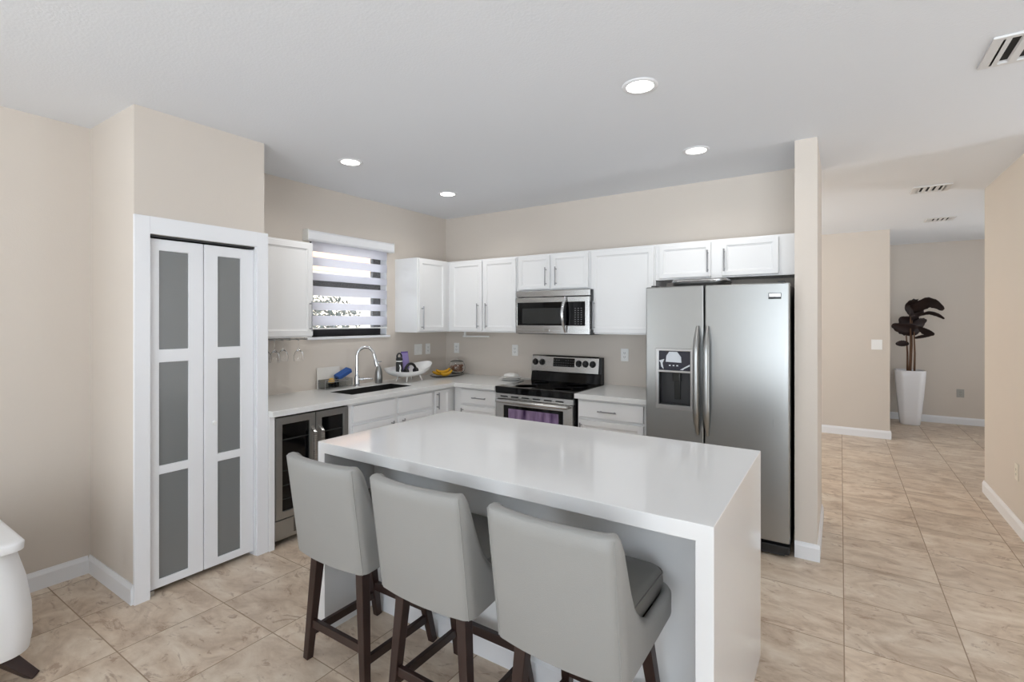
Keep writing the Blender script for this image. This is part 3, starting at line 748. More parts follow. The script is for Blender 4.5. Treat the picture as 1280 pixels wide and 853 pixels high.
# ------------------------------------------------------------------ bar stools
def make_stool(label):
    t = thing('bar_stool', label, 'bar stool', (0, 0, 0), 'grey leather stools along the island')
    D = .43; BT = .930; BB = .498
    # outline of the tub shell: param list (x sign*frac, y, corner) going round from the back middle
    def outline(off):
        P = []
        hb_, hf = .224-off, .236-off; r = .042-off*.6; yb = 0+off; yf = D-off
        # back edge centre -> right
        n = 10
        for k in range(n+1):
            f = k/n; x = f*(hb_-r); P.append((x, yb-.016*(1-f*f), 'b'))
        for k in range(1, 7):
            a = -PI/2+PI/2*k/6; P.append((hb_-r+r*math.cos(a), yb+r+r*math.sin(a), 'c'))
        n = 18
        for k in range(1, n+1):
            f = k/n; P.append((hb_+(hf-hb_)*f, yb+r+(yf-r*1.6-yb-r)*f, 's'))
        for k in range(1, 7):
            a = PI/2*k/6; P.append((hf-r*1.6+r*1.6*math.cos(a), yf-r*1.6+r*1.6*math.sin(a), 'f'))
        n = 6
        for k in range(1, n+1): P.append(((hf-r*1.6)*(1-k/n), yf, 'f'))
        L = P+[(-x, y, c_) for x, y, c_ in P[-2:0:-1]]
        return L
    def ztop(y):
        # sweep of the wing from the top of the back down to the seat side
        keys = [(-.03, BT), (.014, BT), (.030, BT-.010), (.044, BT-.045), (.060, .80), (.084, .70), (.125, .632), (.165, .600), (.22, .590), (.30, .597), (.38, .606), (.44, .608)]
        for (a, za), (b_, zb_) in zip(keys, keys[1:]):
            if y <= b_:
                f = max(0, (y-a)/(b_-a)); return za+(zb_-za)*f
        return keys[-1][1]
    def zbot(y): return BB+.055*max(0, min(1, (y-.02)/D))**1.2
    out, inn = outline(0), outline(.034)
    def wall(L, K=10, inner=False):
        rows = []
        for k in range(K+1):
            row = []
            for (x, y, c_) in L:
                zt = ztop(y-(.034 if inner and y < .2 else 0)); zb_ = zbot(y)
                z = zb_+(zt-zb_)*k/K
                fl = 1+(.012*(z-BB)/(BT-BB))
                lean = -.062*(z-BB)/(BT-BB)*(1-min(1, max(0, y/.3)))
                row.append((x*fl, y+lean, z))
            rows.append(row)
        return rows
    A = wall(out); C_ = wall(inn, inner=True)
    # rounded rim between the outer and inner wall
    rim = []
    for f, up in ((.15, .008), (.5, .013), (.85, .008)):
        rim.append([tuple(Vector(a).lerp(Vector(b_), f)+Vector((0, 0, up))) for a, b_ in zip(A[-1], C_[-1])])
    lv = A+rim+C_[::-1]
    b = loft(B(), lv, False, False)
    bmb = b.bm
    bmb.verts.ensure_lookup_table(); n = len(out)
    bmb.faces.new([bmb.verts[i] for i in range(n)])
    bmesh.ops.recalc_face_normals(bmb, faces=bmb.faces[:])
    obj('tub_shell', b, M_LEATH, t, 52)
    # stitched seam down each rear corner and along the rim of the back
    for s_ in (-1, 1):
        pts = []
        i = 13 if s_ > 0 else n-13
        pts = [Vector(A[k][i])+Vector((s_*.0003, -.0003, 0)) for k in range(len(A))]
        obj('seam', B().tube(pts, .0022, 6), M_LEATH, t, 60)
    # cushion
    cl = []
    for hx, dy, z, in_ in ((.160, .0, .585, .02), (.192, 0, .590, .004), (.199, 0, .605, 0), (.202, 0, .630, 0), (.200, 0, .652, .001), (.192, 0, .666, .008), (.175, 0, .672, .022), (.11, 0, .675, .07)):
        y0, y1 = .045+in_, D+.006-in_
        cl.append([(x, y, z) for x, y in rrect(0, (y0+y1)/2, hx, (y1-y0)/2, min(.05, hx*.4), 6)])
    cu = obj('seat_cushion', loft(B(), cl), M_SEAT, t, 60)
    pl = rrect(0, (.045+D+.006)/2, .191, (D+.006-.045)/2, .05, 6)
    pl = [(x*1.05, y) for x, y in pl]
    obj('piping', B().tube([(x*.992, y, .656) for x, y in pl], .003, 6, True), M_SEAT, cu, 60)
    cu['label'] = 'dark grey seat cushion'
    obj('seat_frame', B().hexa([(-.17, .03, .478), (.17, .03, .478), (.18, .38, .505), (-.18, .38, .505)], [(-.17, .03, .502), (.17, .03, .502), (.18, .38, .552), (-.18, .38, .552)], .003), M_WOOD, t)
    ft = {}
    for sx in (-1, 1):
        for yt, yf_, zt in ((.065, .042, .492), (.335, .445, .530)):
            p1 = Vector((sx*.148, yt, zt)); p0 = Vector((sx*.192, yf_, 0)); ft[(sx, yt)] = (p0, p1)
            obj('leg', B().bar(p1, p0, .044, .044, .032, .032, .003, up=(0, 1, 0)), M_WOOD, t)
    def at(k, z):
        p0, p1 = ft[k]; return p0.lerp(p1, z/p1.z)
    obj('stretcher', B().bar(at((-1, .065), .165), at((1, .065), .165), .020, .036), M_WOOD, t)
    obj('footrest', B().bar(at((-1, .335), .172), at((1, .335), .172), .024, .040), M_WOOD, t)
    for sx in (-1, 1): obj('stretcher', B().bar(at((sx, .065), .118), at((sx, .335), .118), .020, .036), M_WOOD, t)
    return t
st = make_stool('grey leather bar stool at the left end of the island, nearest the wine cooler')
st.location = (-1.812, 1.322, 0)
dup(st, (-1.268, 1.318, 0), 0, 'grey leather bar stool between the other two stools at the island')
dup(st, (-.718, 1.312, 0), math.radians(-1.5), 'grey leather bar stool at the right end of the island, its dark cushion in view')

# ------------------------------------------------------------------ things on the sink worktop
Z0 = CT
# tap
tp_ = thing('kitchen_faucet', 'chrome gooseneck faucet with pull-down spray behind the sink', 'faucet', (-3.66, 2.985, Z0))
obj('base', B().lathe([(.03, 0), (.03, .006), (.024, .012), (.022, .08), (.018, .10), (.0, .10)], (-3.66, 2.985, Z0), 24), M_CHROME, tp_, 40)
pts = [(-3.66, 2.985, Z0+.09), (-3.66, 2.985, Z0+.18), (-3.66, 2.985, Z0+.265)]
R_ = .076; ang = math.radians(55)
dirx, diry = math.sin(ang)*.55, math.cos(ang)*1.0
dl_ = Vector((dirx, diry, 0)).normalized()
for k in range(1, 13):
    a = PI*k/12*.95
    c0 = Vector((-3.66, 2.985, Z0+.265))+dl_*R_
    pts.append(tuple(c0-dl_*R_*math.cos(a)+Vector((0, 0, R_*1.12*math.sin(a)))))
obj('neck', B().tube(pts, .0135, 16), M_CHROME, tp_, 60)
e0 = Vector(pts[-1]); dd = (e0-Vector(pts[-2])).normalized()
obj('spray_head', B().tube([e0-dd*.005, e0+dd*.05, e0+dd*.055, e0+dd*.105], [.015, .0165, .0185, .0195], 18), M_CHROME, tp_, 40)
obj('lever', B().tube([(-3.645, 2.995, Z0+.062), (-3.61, 3.02, Z0+.064)], [.014, .013], 14).tube([(-3.612, 3.018, Z0+.064), (-3.58, 3.045, Z0+.068), (-3.54, 3.07, Z0+.062)], [.007, .006, .005], 10), M_CHROME, tp_, 40)
# steel bottle beside the tap
bt = thing('metal_bottle', 'tapered brushed steel bottle standing right of the faucet', 'bottle', (-3.655, 3.235, Z0))
obj('body', B().lathe([(.0, 0), (.034, 0), (.036, .006), (.0375, .05), (.034, .10), (.024, .145), (.014, .168), (.011, .172), (.0, .172)], (-3.655, 3.235, Z0), 28), M_STEELV, bt, 40)
obj('pump', B().tube([(-3.655, 3.235, Z0+.17), (-3.655, 3.235, Z0+.20)], .006, 12).tube([(-3.655, 3.220, Z0+.20), (-3.645, 3.26, Z0+.203)], .006, 10), M_CHROME, bt, 40)
# caddy
M_CLR2 = glass('clear_acrylic', (240, 242, 242), .02)
ca = thing('sink_caddy', 'clear sink caddy with tall back panel left of the faucet', 'caddy', (-3.71, 2.80, Z0))
cx0, cx1, cy0, cy1 = -3.755, -3.660, 2.655, 2.935
obj('tray', B().box(cx0, cx1, cy0, cy1, Z0+.006, Z0+.012, .001).box(cx0, cx0+.004, cy0, cy1, Z0+.012, Z0+.075).box(cx1-.004, cx1, cy0, cy1, Z0+.012, Z0+.06)
    .box(cx0, cx1, cy0, cy0+.004, Z0+.012, Z0+.075).box(cx0, cx1, cy1-.004, cy1, Z0+.012, Z0+.075), M_CLR2, ca)
obj('back_panel', B().box(cx0-.010, cx0-.004, cy0-.01, cy0+.22, Z0, Z0+.185, .001), mat('pale_grey_board', (226, 222, 215), .4, noise=.03), ca)
wr = B()
for z in (Z0+.008, Z0+.062, Z0+.078): wr.tube([(cx0, cy0, z), (cx1, cy0, z), (cx1, cy1, z), (cx0, cy1, z)], .003, 8, True)
for (x, y) in ((cx0, cy0), (cx1, cy0), (cx1, cy1), (cx0, cy1)): wr.tube([(x, y, Z0), (x, y, Z0+.08)], .003, 8)
obj('wire_frame', wr, M_NICKEL, ca, 60)
M_BLUE = mat('blue_sponge', (46, 84, 150), .85, noise=.15, nscale=60, bump=.4, bscale=150)
b = B().box(-.035, .035, -.075, .075, -.02, .02, .008)
b.xf(Matrix.Translation((-3.695, 2.862, Z0+.122)) @ Matrix.Rotation(math.radians(24), 4, 'X') @ Matrix.Rotation(math.radians(12), 4, 'Y'))
tag(obj('sponge', b, M_BLUE, origin=(-3.695, 2.862, Z0+.122)), 'blue sponge leaning out of the sink caddy', 'sponge')
sb = thing('scrub_brush', 'small black and yellow scrub brush inside the sink caddy', 'brush', (-3.70, 2.74, Z0+.012))
obj('bristles', B().lathe([(.0, 0), (.022, 0), (.026, .03), (.02, .035), (0, .035)], (-3.70, 2.745, Z0+.014), 20), M_BLACK, sb, 40)
obj('grip', B().lathe([(.022, .035), (.028, .045), (.024, .066), (.012, .078), (0, .08)], (-3.70, 2.745, Z0+.014), 20), mat('yellow_plastic', (206, 164, 74), .4, noise=.05), sb, 40)
tag(obj('dish_soap_bottle', B().lathe([(0, 0), (.019, 0), (.021, .01), (.020, .05), (.009, .062), (.009, .075), (0, .076)], (-3.70, 2.798, Z0+.014), 20), M_BLACK, smooth=40, origin=(-3.70, 2.798, Z0+.014)), 'small black bottle in the sink caddy beside the sponge', 'bottle')

# white boat bowl on legs
bw = thing('footed_bowl', 'long white boat-shaped bowl on thin legs, right of the sink', 'bowl', (-3.53, 3.51, Z0))
N, K = 40, 9
def bowl_pt(a, k, inner=False):
    f = k/K; ph = f*PI/2
    hl, hw, dp_ = .300, .122, .088
    if inner: hl -= .006; hw -= .006; dp_ -= .006
    r = math.sin(ph)**.85
    yy = hl*r*math.cos(a); xx = hw*r*math.sin(a)
    lift = .022*(yy/.3)**2*f+.018*f*yy/.3-(.032 if math.sin(a) > 0 else .012)*f*math.sin(a)
    return Vector((-3.53+xx, 3.51+yy, Z0+.048+(.006 if inner else 0)+dp_*(1-math.cos(ph))**.9+lift))
t = bmesh.new(); rings = []
for k in range(1, K+1): rings.append([t.verts.new(bowl_pt(2*PI*i/N, k)) for i in range(N)])
for k in range(K, 0, -1): rings.append([t.verts.new(bowl_pt(2*PI*i/N, k, True)) for i in range(N)])
for a, b_ in zip(rings, rings[1:]):
    for i in range(N): t.faces.new((a[i], a[(i+1) % N], b_[(i+1) % N], b_[i]))
t.faces.new(rings[0][::-1]); t.faces.new(rings[-1])
bmesh.ops.recalc_face_normals(t, faces=t.faces[:])
b = B(); b._merge(t)
obj('dish', b, M_CERAM, bw, 60)
for (x, y) in ((-3.475, 3.43), (-3.475, 3.60), (-3.595, 3.43), (-3.595, 3.60)):
    ox = .012 if x > -3.53 else -.012; oy = -.02 if y < 3.51 else .02
    obj('leg', B().tube([(x, y, Z0+.058), (x+ox, y+oy, Z0+.002)], [.009, .005], 10), M_CERAM, bw, 40)
# things in the bowl
bo = thing('water_bottle', 'black water bottle with carry loop standing in the white bowl', 'bottle', (-3.535, 3.385, Z0+.07))
bx, by, bz = -3.535, 3.385, Z0+.075
obj('body', B().lathe([(0, 0), (.030, 0), (.033, .006), (.033, .112), (.028, .125), (0, .125)], (bx, by, bz), 24), M_BLACK, bo, 40)
obj('band', B().lathe([(.029, .124), (.031, .126), (.031, .134), (.029, .136)], (bx, by, bz), 24), M_PLASTW, bo, 40)
obj('cap', B().lathe([(0, .134), (.031, .134), (.032, .15), (.027, .165), (0, .167)], (bx, by, bz), 24), M_BLACK, bo, 40)
obj('loop', B().tube([(bx, by+.028*math.cos(a), bz+.175+.028*math.sin(a)) for a in [2*PI*k/20 for k in range(20)]], .008, 8, True), M_BLACK, bo, 60)
mk = B(); q = .0335
dv = Vector((.86, -.5, 0)).normalized(); sd = Vector((.5, .86, 0)).normalized()
for (u0, z0, u1, z1, w_) in ((-.002, .03, .004, .07, .013), (.004, .07, -.004, .095, .011), (-.008, .018, .0, .03, .009), (.004, .02, .004, .035, .008)):
    p0 = Vector((bx, by, bz))+dv*q+sd*u0+Vector((0, 0, z0)); p1 = Vector((bx, by, bz))+dv*q+sd*u1+Vector((0, 0, z1))
    mk.bar(p0, p1, .003, w_, bev=0, up=sd)
obj('white_mark', mk, M_PLASTW, bo)
pk = thing('purple_pouch', 'pale purple pouch standing behind the black bottle in the bowl', 'pouch', (-3.60, 3.50, Z0+.08))
lv = []
for (hx, hy, z) in ((.016, .045, 0), (.024, .05, .03), (.022, .05, .10), (.012, .048, .16), (.004, .046, .185)):
    lv.append([(x, y, Z0+.095+z) for x, y in rrect(-3.59, 3.505, hx, hy, min(hx, .012), 4)])
M_PUR2 = mat('lilac_foil', (150, 136, 190), .35, noise=.12, nscale=18, bump=.3, bscale=60)
obj('pack', loft(B(), lv), M_PUR2, pk, 50)
obj('seal', B().box(-3.596, -3.584, 3.462, 3.548, Z0+.27, Z0+.288, .002), mat('violet_foil', (104, 84, 150), .35, noise=.1), pk)
hd = thing('headphones', 'black over-ear headphones resting in the white bowl', 'headphones', (-3.53, 3.53, Z0+.08))
hbp = [(-3.52, 3.52+.075*math.cos(a), Z0+.085+.085*math.sin(a)) for a in [PI*k/16 for k in range(17)]]
obj('headband', B().tube(hbp, .013, 12), M_BLACK, hd, 60)
for y in (3.455, 3.585):
    obj('ear_cup', B().lathe([(0, -.016), (.026, -.016), (.032, -.006), (.032, .01), (.026, .016), (0, .016)], (-3.515, y, Z0+.098), 20, 'Y'), M_BLACK, hd, 40)

# fruit tray, bananas, jar in the corner
TX, TY = -3.50, 4.05
ft = thing('glass_tray', 'clear glass tray on the worktop corner carrying bananas and a jar', 'tray', (TX, TY, Z0))
obj('plate', B().lathe([(0, 0), (.16, 0), (.205, .012), (.21, .02), (.202, .020), (.158, .008), (0, .008)], (TX, TY, Z0), 40, sx=.62, sy=1.15), M_CLEAR, ft, 50)
M_BAN = mat('ripe_banana', (216, 164, 40), .5, noise=.12, nscale=30)
M_BTIP = mat('banana_stalk', (70, 52, 26), .7, noise=.2)
def banana(tilt, lift, shift, label):
    N = 12; pts = []; rr = []
    for i in range(N+1):
        f = i/N; a = (f-.5)*1.7
        pts.append((shift+.012*math.cos(a), .115*math.sin(a)/math.sin(.85)*.92, .09*(1-math.cos(a))))
        rr.append(.0055+.0135*math.sin(PI*min(max(f*.94+.03, 0), 1))**.6)
    mt = Matrix.Translation((TX+.01, 3.955, Z0+.042+lift)) @ Matrix.Rotation(tilt, 4, 'Y') @ Matrix.Rotation(.12*shift/.03, 4, 'Z')
    bn = thing('banana', label, 'banana', tuple(mt @ Vector((shift, 0, 0))), 'bananas on the glass tray')
    obj('fruit', B().tube(pts, rr, 10).xf(mt), M_BAN, bn, 60)
    e = Vector(pts[-1]); d_ = (e-Vector(pts[-2])).normalized()
    obj('stalk', B().tube([e-d_*.004, e+d_*.02], [.007, .006], 8).xf(mt), M_BTIP, bn, 60)
    e = Vector(pts[0]); d_ = (e-Vector(pts[1])).normalized()
    obj('tip', B().tube([e-d_*.002, e+d_*.006], [.006, .003], 8).xf(mt), M_BTIP, bn, 60)
for k, (ti, li, sh_, lb) in enumerate(((-.25, 0, -.034, 'yellow banana nearest the wall on the glass tray'), (0, .010, 0, 'yellow banana in the middle of the bunch on the glass tray'), (.3, 0, .034, 'yellow banana at the room side of the glass tray'))):
    banana(ti, li, sh_, lb)
JX, JY = -3.465, 4.16
jr = thing('glass_jar', 'round clear glass jar of brown snacks at the far end of the tray', 'jar', (JX, JY, Z0+.012))
obj('bowl', B().lathe([(0, .0), (.06, 0), (.085, .025), (.092, .06), (.085, .10), (.070, .125), (.066, .125), (.081, .098), (.088, .06), (.081, .028), (.058, .006), (0, .006)], (JX, JY, Z0+.022), 32), M_CLEAR, jr, 50)
obj('lid', B().lathe([(0, .140), (.05, .136), (.072, .126), (.074, .130), (.05, .142), (.012, .147), (.014, .16), (.008, .166), (0, .167)], (JX, JY, Z0+.022), 32), M_CLEAR, jr, 50)
M_SNACK = mat('brown_snack', (150, 104, 78), .8, noise=.25, nscale=40, bump=.4, bscale=80)
sn = B(); rnd = random.Random(3)
for k in range(38):
    a = rnd.random()*2*PI; r = .060*math.sqrt(rnd.random()); z = Z0+.048+.06*rnd.random()
    m_ = Matrix.Translation((JX+r*math.cos(a), JY+r*math.sin(a), z)) @ Matrix.Rotation(rnd.random()*3, 4, 'X') @ Matrix.Rotation(rnd.random()*3, 4, 'Z')
    sn.add(B().box(-.016, .016, -.012, .012, -.007, .007, .005).xf(m_))
sx_ = obj('snacks', sn, M_SNACK, origin=(JX, JY, Z0+.02)); tag(sx_, 'brown snacks filling the round glass jar', 'snacks', kind='stuff')

# plates near the range
PXc, PYc = -2.745, 4.14
for k, (r, z, lb) in enumerate(((.125, 0, 'white plate at the bottom of the stack beside the range'), (.105, .012, 'white plate on top of the stack beside the range'))):
    tag(obj('plate', B().lathe([(0, 0), (r*.6, 0), (r*.75, .006), (r, .016), (r, .019), (r*.72, .010), (r*.58, .005), (0, .005)], (PXc, PYc, Z0+z), 36), M_CERAM, smooth=50, origin=(PXc, PYc, Z0+z)), lb, 'plate', 'stacked plates')
nb = B(); rnd = random.Random(5)
lv = [[(x, y, Z0+.032+z) for x, y in rrect(PXc, PYc, hx, hy, .02, 4)] for hx, hy, z in ((.06, .045, 0), (.068, .052, .012), (.062, .046, .026), (.03, .02, .036))]
tag(obj('folded_napkin', loft(B(), lv), mat('white_cloth', (232, 230, 226), .9, noise=.04, nscale=40, bump=.5, bscale=50), smooth=50, origin=(PXc, PYc, Z0+.032)), 'crumpled white cloth lying on the stacked plates', 'cloth')

# paper towel holder under the corner cabinet
ph = thing('paper_towel_holder', 'thin white paper towel holder under the corner wall cabinet', 'towel holder', (-3.23, 4.2, UZ0))
obj('arm', B().box(-3.394, -3.380, 4.19, 4.215, 1.345, UZ0, .002), M_PLASTW, ph)
obj('rod', B().tube([(-3.41, 4.2025, 1.348), (-3.065, 4.2025, 1.350)], .0085, 12), M_PLASTW, ph, 60)

# stemware rack and glasses
sr = thing('stemware_rack', 'metal stemware rack under the wall cabinet left of the window', 'rack', (-3.6, 2.13, UZ0-.012))
rk = B()
for y in (1.90, 1.965, 2.03, 2.095, 2.16, 2.225, 2.29, 2.355): rk.tube([(XL+.03, y, 1.372), (XU-.03, y, 1.372)], .003, 8)
for x in (XL+.05, XU-.05): rk.tube([(x, 1.88, 1.376), (x, 2.38, 1.376)], .003, 8)
for x in (XL+.05, XU-.05):
    for y in (1.9, 2.355): rk.tube([(x, y, 1.372), (x, y, 1.389)], .003, 8)
obj('rails', rk, M_NICKEL, sr, 60)
wg_prof = [(.031, .0), (.032, .001), (.03, .0025), (.006, .005), (.004, .012), (.0038, .075), (.010, .088), (.026, .105), (.036, .130), (.038, .155), (.034, .178), (.0325, .178), (.0362, .155), (.0342, .131), (.024, .107), (.006, .091), (0, .09)]
def wine_glass(x, y, label, k=1.):
    zt = 1.3795
    tag(obj('wine_glass', B().lathe([(r*k, zt-.0-z*k) for r, z in wg_prof], (x, y, 0), 28), M_CLEAR, smooth=50, origin=(x, y, zt)), label, 'wine glass', 'hanging wine glasses')
for x, y, lb in ((-3.56, 1.995, 'wine glass hanging next to the pantry, leftmost under the cabinet'), (-3.66, 2.128, 'wine glass hanging second from the pantry, close to the wall'),
                 (-3.54, 2.128, 'wine glass hanging in front of the second one from the pantry'), (-3.64, 2.258, 'wine glass hanging deep under the cabinet, second from the window'),
                 (-3.535, 2.323, 'wine glass hanging nearest the window, rightmost under the cabinet')):
    wine_glass(x, y, lb)

# ------------------------------------------------------------------ electrical plates
M_PLATE = M_PLASTW; M_SLOT = mat('outlet_slot', (70, 70, 70), .6, noise=.05)
def plate(name, label, c, nrm, kind, wd=.072, ht=.115, m=M_PLASTW):
    x, y, z = c; t = thing(name, label, 'outlet' if kind == 'o' else 'switch', c)
    def bx(b, u0, u1, v0, v1, n0, n1, bev=0):
        if nrm == '-Y': return b.box(x+u0, x+u1, y-n1, y-n0, z+v0, z+v1, bev)
        if nrm == '+X': return b.box(x+n0, x+n1, y+u0, y+u1, z+v0, z+v1, bev)
        if nrm == '-X': return b.box(x-n1, x-n0, y+u0, y+u1, z+v0, z+v1, bev)
    obj('cover_plate', bx(B(), -wd/2, wd/2, -ht/2, ht/2, 0, .006, .002), m, t)
    k = max(1, round(wd/.06)) if kind == 's' else 1
    for i in range(k):
        u = (i-(k-1)/2)*.047
        if kind == 's':
            obj('rocker', bx(B(), u-.016, u+.016, -.033, .033, .005, .0105, .002), m, t)
        else:
            f = obj('receptacle', bx(B(), u-.017, u+.017, -.034, .034, .005, .008, .001), m, t)
            s_ = B()
            for v in (-.018, .018): bx(s_, u-.008, u-.005, v-.005, v+.006, .0075, .0084); bx(s_, u+.005, u+.008, v-.005, v+.006, .0075, .0084); bx(s_, u-.002, u+.002, v-.012, v-.008, .0075, .0084)
            obj('slots', s_, M_SLOT, f)
    return t
plate('wall_switch', 'white double switch plate on the sink wall under the corner cabinet', (XL, 3.895, 1.208), '+X', 's', .115)
plate('wall_outlet', 'white outlet on the sink wall between the double switch and the corner', (XL, 4.045, 1.208), '+X', 'o')
plate('wall_outlet', 'white outlet on the back wall just right of the corner', (-3.624, YB, 1.208), '-Y', 'o')
plate('wall_outlet', 'white outlet on the back wall left of the range', (-2.835, YB, 1.208), '-Y', 'o')
plate('wall_outlet', 'white outlet on the back wall right of the range', (-1.642, YB, 1.205), '-Y', 'o')
plate('wall_switch', 'white square switch plate on the hallway wall', (.388, HY, 1.206), '-Y', 's', .115, .13)
plate('wall_outlet', 'grey outlet low on the far wall right of the plant', (1.453, FY, .455), '-Y', 'o', .085, .12, mat('grey_plastic', (168, 166, 160), .4, noise=.02))
plate('wall_outlet', 'beige outlet low on the right wall', (XR, 4.99, .43), '-X', 'o', .075, .118, mat('ivory_plastic', (226, 220, 206), .4, noise=.02))

# ------------------------------------------------------------------ ceiling: lamps and vents
def downlight(x, y, label, visible=True, power=16):
    t = thing('recessed_light', label, 'ceiling light', (x, y, CEIL), 'recessed ceiling lights')
    obj('trim_ring', B().lathe([(.062, -.0005), (.066, -.006), (.083, -.006), (.088, -.002), (.088, 0), (.062, 0)], (x, y, CEIL), 40), M_TRIM, t, 40)
    obj('lens', B().lathe([(0, -.004), (.0625, -.004), (.0625, -.001), (0, -.001)], (x, y, CEIL), 40), M_LENS, t, 40)
    L = light('lamp', 'AREA', (x, y, CEIL-.012), (0, 0, 0), power, .12, None, (1, .97, .93), shape='DISK')
    L.parent = t; L.location = (0, 0, -.012)
    L.data.spread = math.radians(150)
DL = 2.5
downlight(-.827, 2.397, 'lit recessed light nearest the camera, above the right end of the island', power=DL)
downlight(-.822, 3.516, 'lit recessed light in front of the refrigerator', power=DL)
downlight(-2.990, 2.381, 'lit recessed light near the pantry', power=DL)
downlight(-3.005, 3.475, 'lit recessed light near the kitchen corner', power=DL)

def vent(x0, x1, y0, y1, label):
    t = thing('ceiling_vent', label, 'vent', ((x0+x1)/2, (y0+y1)/2, CEIL), 'ceiling air vents')
    z = CEIL; m_ = .045; n = 4
    obj('backing', B().box(x0+m_, x1-m_, y0+m_, y1-m_, z-.003, z-.0005), M_VENTD, t)
    obj('frame', B().cells([x0, x0+m_, x1-m_, x1], [y0, y0+m_*.55, y1-m_*.55, y1], z-.010, z, lambda i, j: not (i == 1 and j == 1), .002), M_VENT, t)
    p = (x1-x0-2*m_)/n
    for k in range(n+1):
        u = x0+m_+k*p
        if True:
            obj('louvre', B().prism([(u-p*.26, z-.003), (u-p*.16, z-.010), (u+p*.26, z-.010), (u+p*.2, z-.003)], 'Y', y0+m_*.5, y1-m_*.5), M_VENT, t)
vent(.522, .865, 2.783, 3.085, 'white ceiling vent at the upper right edge of the photo')
vent(.525, .790, 5.535, 5.800, 'white ceiling vent in the middle of the hallway ceiling')
vent(.818, 1.075, 7.312, 7.560, 'white ceiling vent farthest down the hallway')

# ------------------------------------------------------------------ potted plant
KX, KY = .845, 9.30
pp = thing('potted_plant', 'dark maroon-leaved plant in a tall white tapered planter at the hall end', 'potted plant', (KX, KY, 0))
lv = []
for hw, z in ((.105, 0), (.118, .012), (.135, .20), (.158, .45), (.176, .70), (.180, .785), (.176, .792), (.166, .792), (.162, .78), (.160, .73)):
    lv.append([(x, y, z) for x, y in rrect(KX, KY, hw, hw, hw*.55, 8)])
obj('planter', loft(B(), lv), mat('gloss_white_planter', (240, 240, 243), .15, noise=.01), pp, 50)
obj('soil', B().lathe([(0, .735), (.10, .738), (.158, .73)], (KX, KY, 0), 24), M_SOIL, pp, 60)
YAW = math.radians(33.47)
def plantpt(u, v, dy=0.):
    """point on the plant's plane from its outline drawing"""
    px = 1110+u/5.0175; py = 365+v/5.0175
    r = (px-640)/621.54; w_ = (400.32-py)/621.54
    dx, dyy = math.cos(YAW)*r-math.sin(YAW), math.sin(YAW)*r+math.cos(YAW)
    s_ = (KY+dy)/dyy
    return Vector((dx*s_, KY+dy, 1.523+w_*s_))
for (u0, v0, u1, v1, dy) in ((122, 500, 113, 250, .02), (135, 500, 140, 150, -.01), (165, 500, 163, 250, -.03), (140, 500, 150, 160, .04)):
    a, b_ = plantpt(u0, v0, dy), plantpt(u1, v1, dy); a.z = .73
    obj('stem', B().tube([a, a.lerp(b_, .5)+Vector((.008, 0, 0)), b_], [.014, .011, .008], 10), M_STEM, pp, 60)
def leafblade(P, wmax, dy0, dy1, roll, up=Vector((0, 0, 1))):
    pts = [plantpt(u, v, dy0+(dy1-dy0)*i/(len(P)-1)) for i, (u, v) in enumerate(P)]
    # smooth resample
    N = 18; C = []
    for i in range(N+1):
        f = i/N*(len(pts)-1); k = min(int(f), len(pts)-2); q = f-k
        p0, p1, p2, p3 = pts[max(k-1, 0)], pts[k], pts[k+1], pts[min(k+2, len(pts)-1)]
        C.append(.5*((2*p1)+(p2-p0)*q+(2*p0-5*p1+4*p2-p3)*q*q+(3*p1-p0-3*p2+p3)*q**3))
    t = bmesh.new(); rows = []
    for i, c_ in enumerate(C):
        f = i/N; d_ = (C[min(i+1, N)]-C[max(i-1, 0)]).normalized()
        sd_ = d_.cross(Vector((0, 1, 0)))
        sd_ = (sd_ if sd_.length > .01 else Vector((0, 0, 1))).normalized()
        sd_ = Matrix.Rotation(roll, 3, d_) @ sd_
        w_ = wmax*(math.sin(PI*min(1, f*.93+.03))**.7)*(1+.08*math.sin(i*2.3))
        nn = d_.cross(sd_)
        rows.append([t.verts.new(c_+sd_*w_*s_+nn*(abs(s_)**2*w_*.35)) for s_ in (-1, -.5, 0, .5, 1)])
    for a, b_ in zip(rows, rows[1:]):
        for k in range(4): t.faces.new((a[k], a[k+1], b_[k+1], b_[k]))
    b = B(); b._merge(t)
    o = obj('leaf', b, M_LEAF, pp, 60)
    md = o.modifiers.new('thickness', 'SOLIDIFY'); md.thickness = .004; md.offset = 0
    return o
leafblade([(108, 92), (150, 105), (190, 88), (245, 62), (300, 75), (350, 112)], .088, .05, -.20, .55)
leafblade([(105, 95), (140, 95), (175, 100), (205, 85)], .14, -.02, .02, .25)
leafblade([(185, 152), (225, 135), (265, 128), (315, 142), (355, 168)], .045, .02, -.15, 1.0)
leafblade([(75, 160), (110, 178), (150, 182), (195, 178)], .10, -.04, .08, .35)
leafblade([(150, 205), (185, 200), (215, 195), (232, 197)], .085, .05, .12, .3)
leafblade([(25, 205), (75, 218), (120, 228), (165, 235), (200, 225)], .105, -.10, .05, .5)
leafblade([(195, 225), (225, 242), (260, 255), (292, 266)], .055, -.02, -.12, .6)
leafblade([(160, 292), (195, 282), (235, 275), (270, 274)], .028, -.02, -.10, .6)
leafblade([(130, 322), (105, 325), (75, 328), (48, 328)], .048, .02, -.06, .5)

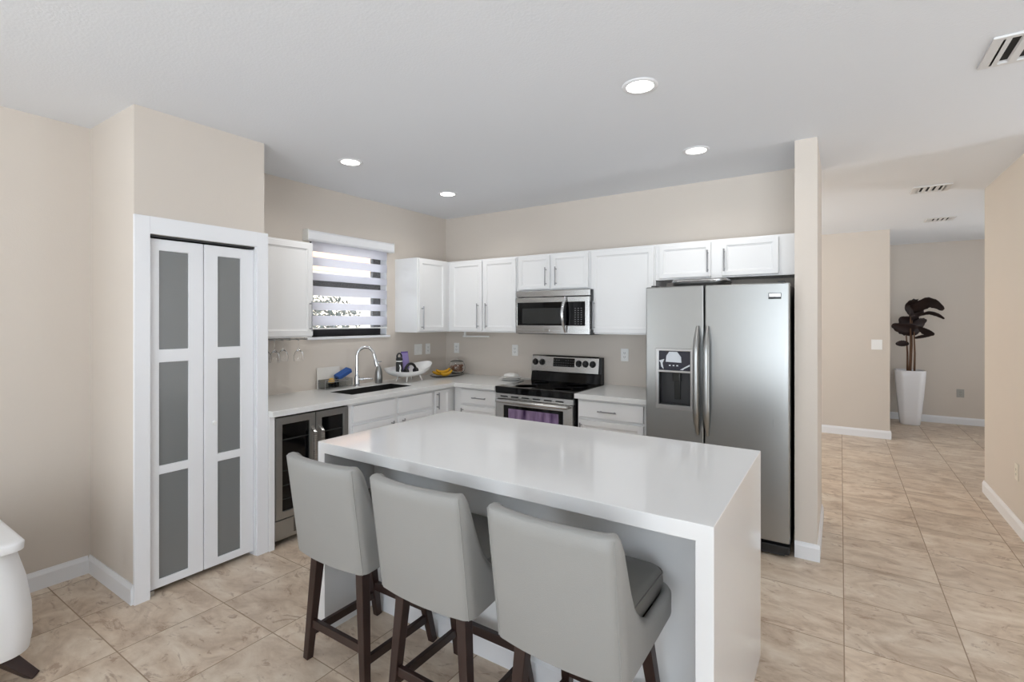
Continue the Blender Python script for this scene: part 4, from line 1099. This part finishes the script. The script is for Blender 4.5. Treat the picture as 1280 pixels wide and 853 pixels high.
# ------------------------------------------------------------------ white seat at the left edge
sx1 = -2.87
ot = thing('ottoman', 'white leather seat with flat lid and dark splayed leg at the left edge', 'ottoman', (-3.1, .2, 0))
lv = []
CXo, CYo = -3.15, .125
for hx, hy, z in ((.25, .50, .100), (.275, .525, .112), (.285, .533, .18), (.283, .530, .30), (.270, .515, .42), (.250, .492, .52), (.245, .487, .545)):
    lv.append([(x, y, z) for x, y in rrect(CXo, CYo, hx, hy, .09, 8)])
obj('upholstered_body', loft(B(), lv), M_WHITEL, ot, 50)
lv = []
for d_, z in ((.0, .547), (.004, .549), (.006, .578), (.002, .584), (-.012, .588)):
    lv.append([(x, y, z) for x, y in rrect(CXo, CYo, .262+d_, .497+d_, .05, 8)])
obj('lid', loft(B(), lv), M_WHITEL, ot, 50)
for sx in (-1, 1):
    for sy in (-1, 1):
        obj('leg', B().bar((CXo+sx*.20, CYo+sy*.43, .112), (CXo+sx*.275, CYo+sy*.525, 0), .075, .055, .034, .034, .003, up=(0, 1, 0)), M_WOOD, ot)

# ------------------------------------------------------------------ outside the kitchen window
struct('ground', B().box(-16, -3.96, -6, 16, -.4, -.15), mat('pale_paving', (190, 184, 172), .9, noise=.1, nscale=8), 'pale ground outside the window', 'ground')
nh = thing('neighbour_house', 'bright cream and orange house wall beyond the kitchen window', 'house', (-10, 6, -.15))
obj('wall', B().box(-11.5, -9.5, 4.2, 12, -.15, 4.2), mat('cream_stucco', (240, 226, 208), .9, noise=.05, nscale=12), nh)
obj('gable', B().box(-11.4, -9.46, 4.15, 12.1, 2.6, 3.2), mat('orange_stucco', (236, 178, 140), .9, noise=.05, nscale=12), nh)
tr_ = thing('garden_tree', 'grey-green bushy tree outside the kitchen window', 'tree', (-8.2, 6.05, -.15))
obj('trunk', B().tube([(-8.2, 6.05, -.15), (-8.15, 6.1, .5), (-8.2, 6.05, 1.1)], [.09, .07, .05], 10), M_STEM, tr_, 60)
t = bmesh.new(); rnd = random.Random(9)
for k in range(900):
    a, b_ = rnd.random()*2*PI, math.acos(2*rnd.random()-1); r = .75*rnd.random()**.4
    c0 = Vector((-8.2+r*math.sin(b_)*math.cos(a)*.9, 6.05+r*math.sin(b_)*math.sin(a)*.7, 1.45+r*math.cos(b_)*.8))
    m_ = Matrix.Rotation(rnd.random()*6, 3, 'X') @ Matrix.Rotation(rnd.random()*6, 3, 'Z')
    q = [t.verts.new(c0+m_ @ Vector(p)) for p in ((-.06, 0, 0), (0, .03, .01), (.06, 0, 0), (0, -.03, .01))]
    t.faces.new(q)
b = B(); b._merge(t)
obj('foliage', b, mat('sage_leaves', (78, 88, 84), .6, noise=.3, nscale=6), tr_)
